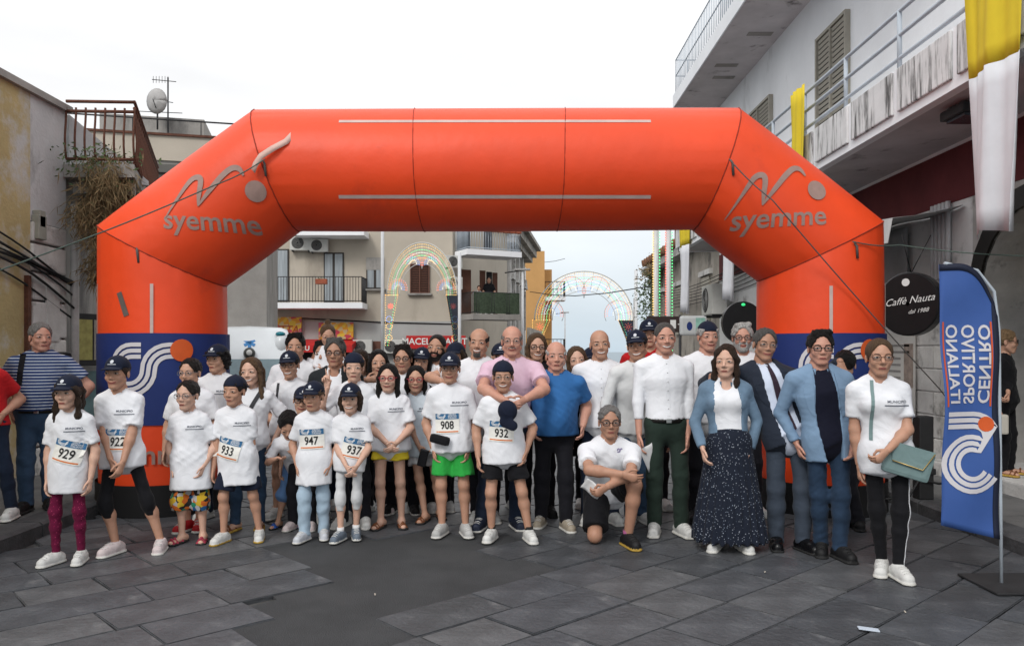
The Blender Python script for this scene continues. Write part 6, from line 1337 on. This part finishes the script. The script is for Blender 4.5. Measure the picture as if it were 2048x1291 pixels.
# --- bystanders
f_ = person('man in navy and white striped tee with backpack strap on the pavement', 80, 643, feet=((52, 1028), (98, 1020)), z0=.125, hair=('short', 'grey'), uc='stripe', lower='jeans', lc='jeans', yaw=22, hyaw=48, mouth='neutral', skin='r', g=1.22, belly=.35, L=(22, 822, -.05), Rr=(140, 815, .1), Rel=(1, .3, -.1), extras=('belt',), hem=.535, group=GB, shoe='black', sole='d')
strap(f_, -.13, .0, -.15, -.28, 'black', .05, 'backpack_strap'); MB().bbox(-.20, .12, .14, .34, 1.0, 1.42, .05).build('backpack', CL['black'], f_['root'])
person('man in red polo and dark jeans at the edge of the pavement', -36, 668, feet=((-34, 1046), (24, 1042)), z0=.125, hair=('short', 'dark'), upper='polo', uc='red', lower='jeans', lc='darkjeans', L=(-84, 830, 0), Rr=(8, 826, -.03), Rel=(.2, 1, -.2), hem=.5, group=GB, shoe='white', skin='b')
f_ = person('blond woman in black standing in the cafe doorway', 2010, 657, D=8.35, z0=.265, sex='f', yaw=40, hyaw=62, hair=('short', 'blond'), glasses='black', uc='black', sleeve='long', lower='trousers', lc='black', L=(1990, 812, -.2), Rr=(2016, 800, -.25), Rp=('in', 'grip'), mouth='neutral', group=GB, shoe='brown', sole='y')
o = MB().bbox(-.11, .11, -.04, .04, -.2, 0, .02).build('handbag', mat('bag_cream', (.55, .52, .46), .6, .05)); o.location = at(1992, 828, 8.1); tag(o, 'small cream handbag held by the woman in the doorway', 'bag')
bz = HC + (HY - 632) / FPX * 33.5
person('young man in black tee standing on the green-screened balcony', 978, 571, D=32.5, z0=bz, Hgt=1.55, hair=('short', 'black'), uc='black', lc='blackpant', lod=2, group='people on the far balcony', mouth='neutral')
person('child with raised arm leaning on the green-screened balcony', 958, 584, D=32.5, z0=bz, Hgt=1.2, sex='k', hair=('short', 'brown'), uc='white', lc='darkjeans', L=(946, 582, -.2), Lp=('flat', 'flat'), lod=2, group='people on the far balcony')
# --- front row
person('girl with long wavy hair, navy cap and bib 929 in maroon leggings', 138, 744, feet=((112, 1132), (163, 1128)), sex='k', L=(95, 958, -.03), Rr=(181, 956, -.03), hair=('wavy', 'brown', -.45), cap='front', lower='leggings', lc='maroondot', hem=.375, bib=('929', 130, 904, 15), printed=True, mouth='neutral', skin='p', shoe='white', sole='w', g=.95)
person('girl in navy cap with bib 922 and black knee-length leggings', 236, 706, feet=((232, 1112), (322, 1106)), sex='k', hip=245, L=(222, 926, -.15), Lp=('in', 'relax'), Rr=(246, 924, -.16), Rp=('in', 'relax'), hair=('tied', 'brown'), cap='front', lower='capri', lc='black', lend=.19, hem=.44, bib=('922', 234, 879, 0), printed=True, mouth='smile', skin='b', g=1.05, shoe='pinkw')
person('boy with grey glasses in long white tee and patterned shorts', 377, 758, feet=((364, 1090), (406, 1088)), sex='k', hair=('short', 'dark'), glasses='grey', L=(346, 936, -.05), Rr=(408, 930, -.06), lower='shorts', lc='patterned', lend=.205, hem=.33, mouth='neutral', skin='p', printed=True, hyaw=-10, shoe='sandalred', sole='d', loose=.12)
person('boy in backward navy cap with bib 933 and dark shorts', 471, 745, feet=((447, 1090), (519, 1084)), sex='k', L=(427, 936, -.03), Rr=(497, 940, -.03), cap='back', hair=('short', 'black'), lower='shorts', lc='navy', hem=.345, bib=('933', 455, 897, 13), printed=True, lend=.315, skin='b', mouth='neutral', hyaw=-14, shoe='white', sole='y', loose=.10, hip=476)
person('little dark-haired boy looking down in white tee and denim shorts', 577, 815, D=6.8, feet=((556, 1060), (600, 1058)), sex='k', hair=('full', 'black'), hpitch=-38, hyaw=15, uc='white', lower='shorts', lc='denimshort', lend=.27, hem=.50, L=(556, 915, -.1), Rr=(598, 905, -.05), mouth='neutral', skin='a', shoe='blue', sole='d')
person('child in navy cap and glasses peeking behind bib 947', 604, 767, D=6.98, sex='k', hair=('short', 'brown'), cap='front', glasses='black', htilt=-8, uc='white', lower='trousers', lc='blackpant', lod=1, hyaw=10, shoe='pinkw')
person('child in navy cap with bib 947 and pale baggy jeans', 628, 757, feet=((609, 1086), (648, 1080)), sex='k', L=(594, 930, -.03), Rr=(659, 930, -.03), cap='front', hair=('short', 'light'), lower='jeans', lc='lightjeans', loose=.35, hem=.35, bib=('947', 620, 878, -3), mouth='neutral', skin='b', shoe='pastel', sole='w', hyaw=-8, g=.95)
person('smiling girl in navy cap with bib 937 and white leggings', 702, 761, feet=((681, 1086), (712, 1080)), sex='k', L=(692, 931, -.14), Lp=('in', 'relax'), Rr=(714, 931, -.15), Rp=('in', 'relax'), cap='front', hair=('bob', 'brown', .1), lower='capri', lc='shortwhite', lend=.19, hem=.44, bib=('937', 707, 897, 13), printed=True, mouth='teeth', skin='p', shoe='bluegrey', sole='w', sock='w', g=.92)
person('girl with red glasses and long dark hair in yellow shorts', 777, 725, feet=((762, 1060), (803, 1058)), sex='k', L=(772, 884, -.17), Lp=('in', 'relax'), Rr=(794, 884, -.18), Rp=('in', 'relax'), hair=('long', 'black', -.28), glasses='red', lower='shorts', lc='yellow', lend=.415, hem=.475, printed=True, mouth='smile', skin='p', shoe='brown', sole='d', g=1.08)
f_ = person('girl with glasses and blue collar holding a black phone', 832, 729, feet=((850, 1048), (880, 1040)), sex='k', L=(838, 893, -.14), Lp=('in', 'grip'), Rr=(872, 880, -.05), hair=('bob', 'black', -.05), glasses='red', uc='palewhite', lower='shorts', lc='shortwhite', lend=.36, hem=.42, printed=True, mouth='smile', skin='a', shoe='brown', sole='d', hyaw=4, hip=845)
MB().tube([f_['N'] + np.array((.055 * math.cos(a), .05 * math.sin(a) - .005, .012 - .012 * (1 - math.sin(a)))) for a in [i * math.pi / 8 for i in range(17)]], .007, 6, False).build('collar', CL['collarblue'], f_['root'])
o = MB().bbox(-.04, .04, -.012, .012, -.08, .08, .01).build('phone', mat('phone_black', (.012, .012, .014), .25, .1)); p_ = at(846, 915, f_['D'] - .22); o.location = p_; o.rotation_euler = (R(8), R(14), 0); tag(o, 'black phone held by the girl with the blue collar', 'phone')
f_ = person('boy in navy cap and glasses with bib 908 and green shorts', 900, 700, feet=((884, 1074), (931, 1074)), sex='k', cap='front', hair=('short', 'dark'), glasses='wire', L=(866, 895, -.03), Rr=(938, 895, -.03), lower='shorts', lc='green', lend=.33, hem=.46, bib=('908', 894, 846, -2), printed=True, mouth='smile', skin='b', g=1.06, shoe='grey', sole='w')
wbag = MB(); wbag.bbox(-.085, .085, -.035, .03, -.04, .035, .025); o = wbag.build('waist_bag', CL['black'], f_['root']); q_ = f_['loc'](880, 878, -.17); o.location = q_; o.rotation_euler = (0, R(12), R(-14))
f_ = person('smiling boy in backward cap and glasses with bib 932', 1006, 716, feet=((983, 1084), (1058, 1086)), sex='k', cap='back', hair=('short', 'dark'), glasses='wire', L=(956, 912, -.03), Rr=(1052, 902, -.03), lower='shorts', lc='black', lend=.345, hem=.435, bib=('932', 1003, 862, 3), mouth='teeth', skin='b', g=1.08, shoe='white', sole='w', sock='b', hip=1008)
hc_ = Field((-.16, -.2, -.18), (.16, .16, .16), .008); hc_.ell((0, 0, .02), (.078, .06, .085), .02).cone((-.03, -.03, -.06), (.02, -.045, -.10), .05, .042, .02, (0, 1, 0), .3); V_, Q_ = hc_.mesh()
o = link(bpy.data.objects.new('held_cap', npmesh('held_cap', V_, Q_, CL['navy']))); o.location = at(1016, 826, f_['D'] - .23); o.rotation_euler = (0, R(-10), 0); tag(o, 'dark navy cap held in front of bib 932', 'cap')
f_ = person('kneeling grey-haired man with thick black glasses in white tee', 1219, 808, D=6.5, kneel=True, hip=1222, hair=('short', 'grey'), glasses='black', uc='white', lower='shorts', lc='black', skin='c', mouth='neutral', L=(1243, 948, -.33), Lp=('in', 'relax'), Lel=(-1, -.5, -.3), Rr=(1215, 972, -.36), Rp=('in', 'grip'), Rel=(1, -.4, -.3), shoe='black', sole='y', sock='p', hem=.215, g=1.05)
tb_ = bvh_of(f_['garment']); V, F = csi_bands(0, 0, .022); decal('chest_emblem', V, F, f_['loc'](1243, 905, -.15), (1, 0, 0), (0, 0, 1), (0, 1, 0), tb_, .004, mat('emblem_purple', (.10, .06, .22), .7, 0), f_['garment'])
held_paper(at(1192, 968, 6.12), .16, .10, (R(25), R(35), 0), 'folded white paper in the kneeling man\'s hand')
f_ = person('grey-cropped man in white collarless shirt and dark green trousers', 1329, 642, feet=((1309, 1072), (1362, 1074)), L=(1278, 868, -.06), Rr=(1375, 868, -.06), hair=('buzz', 'salt'), upper='shirt', uc='shirtwhite', sleeve='rolled', lower='trousers', lc='darkgreen', extras=('belt',), hem=.545, skin='r', mouth='teeth', shoe='white', sole='w', g=1.0)
held_paper(at(1292, 892, f_['D'] - .1), .15, .21, (0, R(-28), R(30)), 'white paper sheet held by the man in green trousers')
person('woman in denim jacket and long dark dotted skirt', 1452, 687, D=6.28, sex='f', yaw=-10, hyaw=-22, upper='denimjacket', uc='denim', under='whitetee', lower='skirt', lc='dotskirt', hair=('wavy', 'brown', -.35), L=(1405, 895, -.12), Rr=(1500, 898, -.05), mouth='neutral', skin='p', hem=.52, shoe='white', g=1.05, hip=1458)
person('man in navy suit and dark tie with arms round his neighbours', 1527, 654, D=6.45, feet=((1552, 1100), (1606, 1106)), hip=1560, upper='jacket', uc='suit', under='paleblue', extras=('tie',), lc='suitpant', shoe='patent', sole='d', L=(1424, 752, -.08), Lp=('over', 'relax'), Lel=(-.1, 1, -.3), Rr=(1680, 722, -.12), Rp=('over', 'relax'), Rel=(.3, .6, -.4), hair=('short', 'salt'), glasses='wire', mouth='smile', skin='c', htilt=-5, hem=.47, g=1.04)
f_ = person('man in light blue blazer over dark polo and jeans', 1640, 659, feet=((1642, 1112), (1680, 1122)), hip=1655, yaw=-6, hyaw=-10, upper='blazer', uc='blazer', under='navypolo', lower='jeans', lc='midjeans', shoe='black', sole='d', Rr=(1706, 884, -.12), L=(1592, 884, .06), hair=('full', 'dark'), glasses='black', mouth='neutral', skin='r', hem=.43, g=1.02)
jk_ = [o for o in f_['root'].children if o.name.startswith('jacket')][0]; V, F = gridquads(.07, .012, 4, 1); decal('pocket_square', V, F, f_['N'] + (f_['pel'] - f_['N']) * .38 + f_['sd'] * .10 * f_['S'] * .75, f_['sd'], (0, 0, 1), -f_['fwd'], bvh_of(jk_), .004, CL['white'], jk_)
f_ = person('woman with glasses in white tee carrying a grey shoulder bag', 1758, 674, feet=((1764, 1150), (1796, 1162)), sex='f', yaw=-15, hyaw=-12, hair=('tied', 'light'), glasses='brown', mouth='neutral', L=(1718, 930, .08), Rr=(1775, 900, -.2), Rp=('in', 'grip'), Rel=(1, .2, -.4), lower='leggings', lc='black', hem=.44, printed=True, skin='b', hip=1772, shoe='white', sole='w', loose=.05)
strap(f_, -.05, -.01, -.06, -.42, 'teal', .022)
bag = empty('shoulder_bag', at(1818, 916, f_['D'] - .16), 'grey-green leather shoulder bag with gold edged flap at the woman\'s hip', 'bag'); bag.rotation_euler = (0, R(16), R(-10))
hb_ = MB(); hb_.bbox(-.155, .155, -.03, .03, -.13, .08, .028); hb_.build('pouch', CL['teal'], bag); MB().prism([(-.14, -.040, .085), (.14, -.040, .085), (.09, -.040, -.05), (-.11, -.040, -.04)], (0, .008, 0)).build('flap', CL['teal'], bag); MB().tube([(-.11, -.045, -.04), (.09, -.045, -.05), (.135, -.045, .075)], .004, 6).build('gold_edge', mat('gold', (.5, .36, .14), .35, 0, metal=.8), bag)
jb_ = [o for o in f_['root'].children if o.name.startswith('leggings')][0]; lb2 = bvh_of(jb_)
for aim in (.62, .80):
    P = []; dr = unit(np.array((math.cos(aim), -math.sin(aim), 0)))
    for j in range(25):
        t = j / 24; h_, k_, a_ = f_['hips'][1], f_['kn'][1], f_['A'][1]; c = h_ + (k_ - h_) * min(1, t * 2) if t < .5 else k_ + (a_ - k_) * (t * 2 - 1) * .93
        h = lb2.ray_cast(Vector(c + dr * .3), Vector(-dr), .5)
        if h[0] is not None: P.append(h[0] + Vector(dr) * .003)
    w_ = Vector((-dr[1], dr[0], 0)) * .0055
    if len(P) > 3: MB().grid([[p - w_, p + w_] for p in P]).build('side_stripe', CL['white'], jb_, .002)
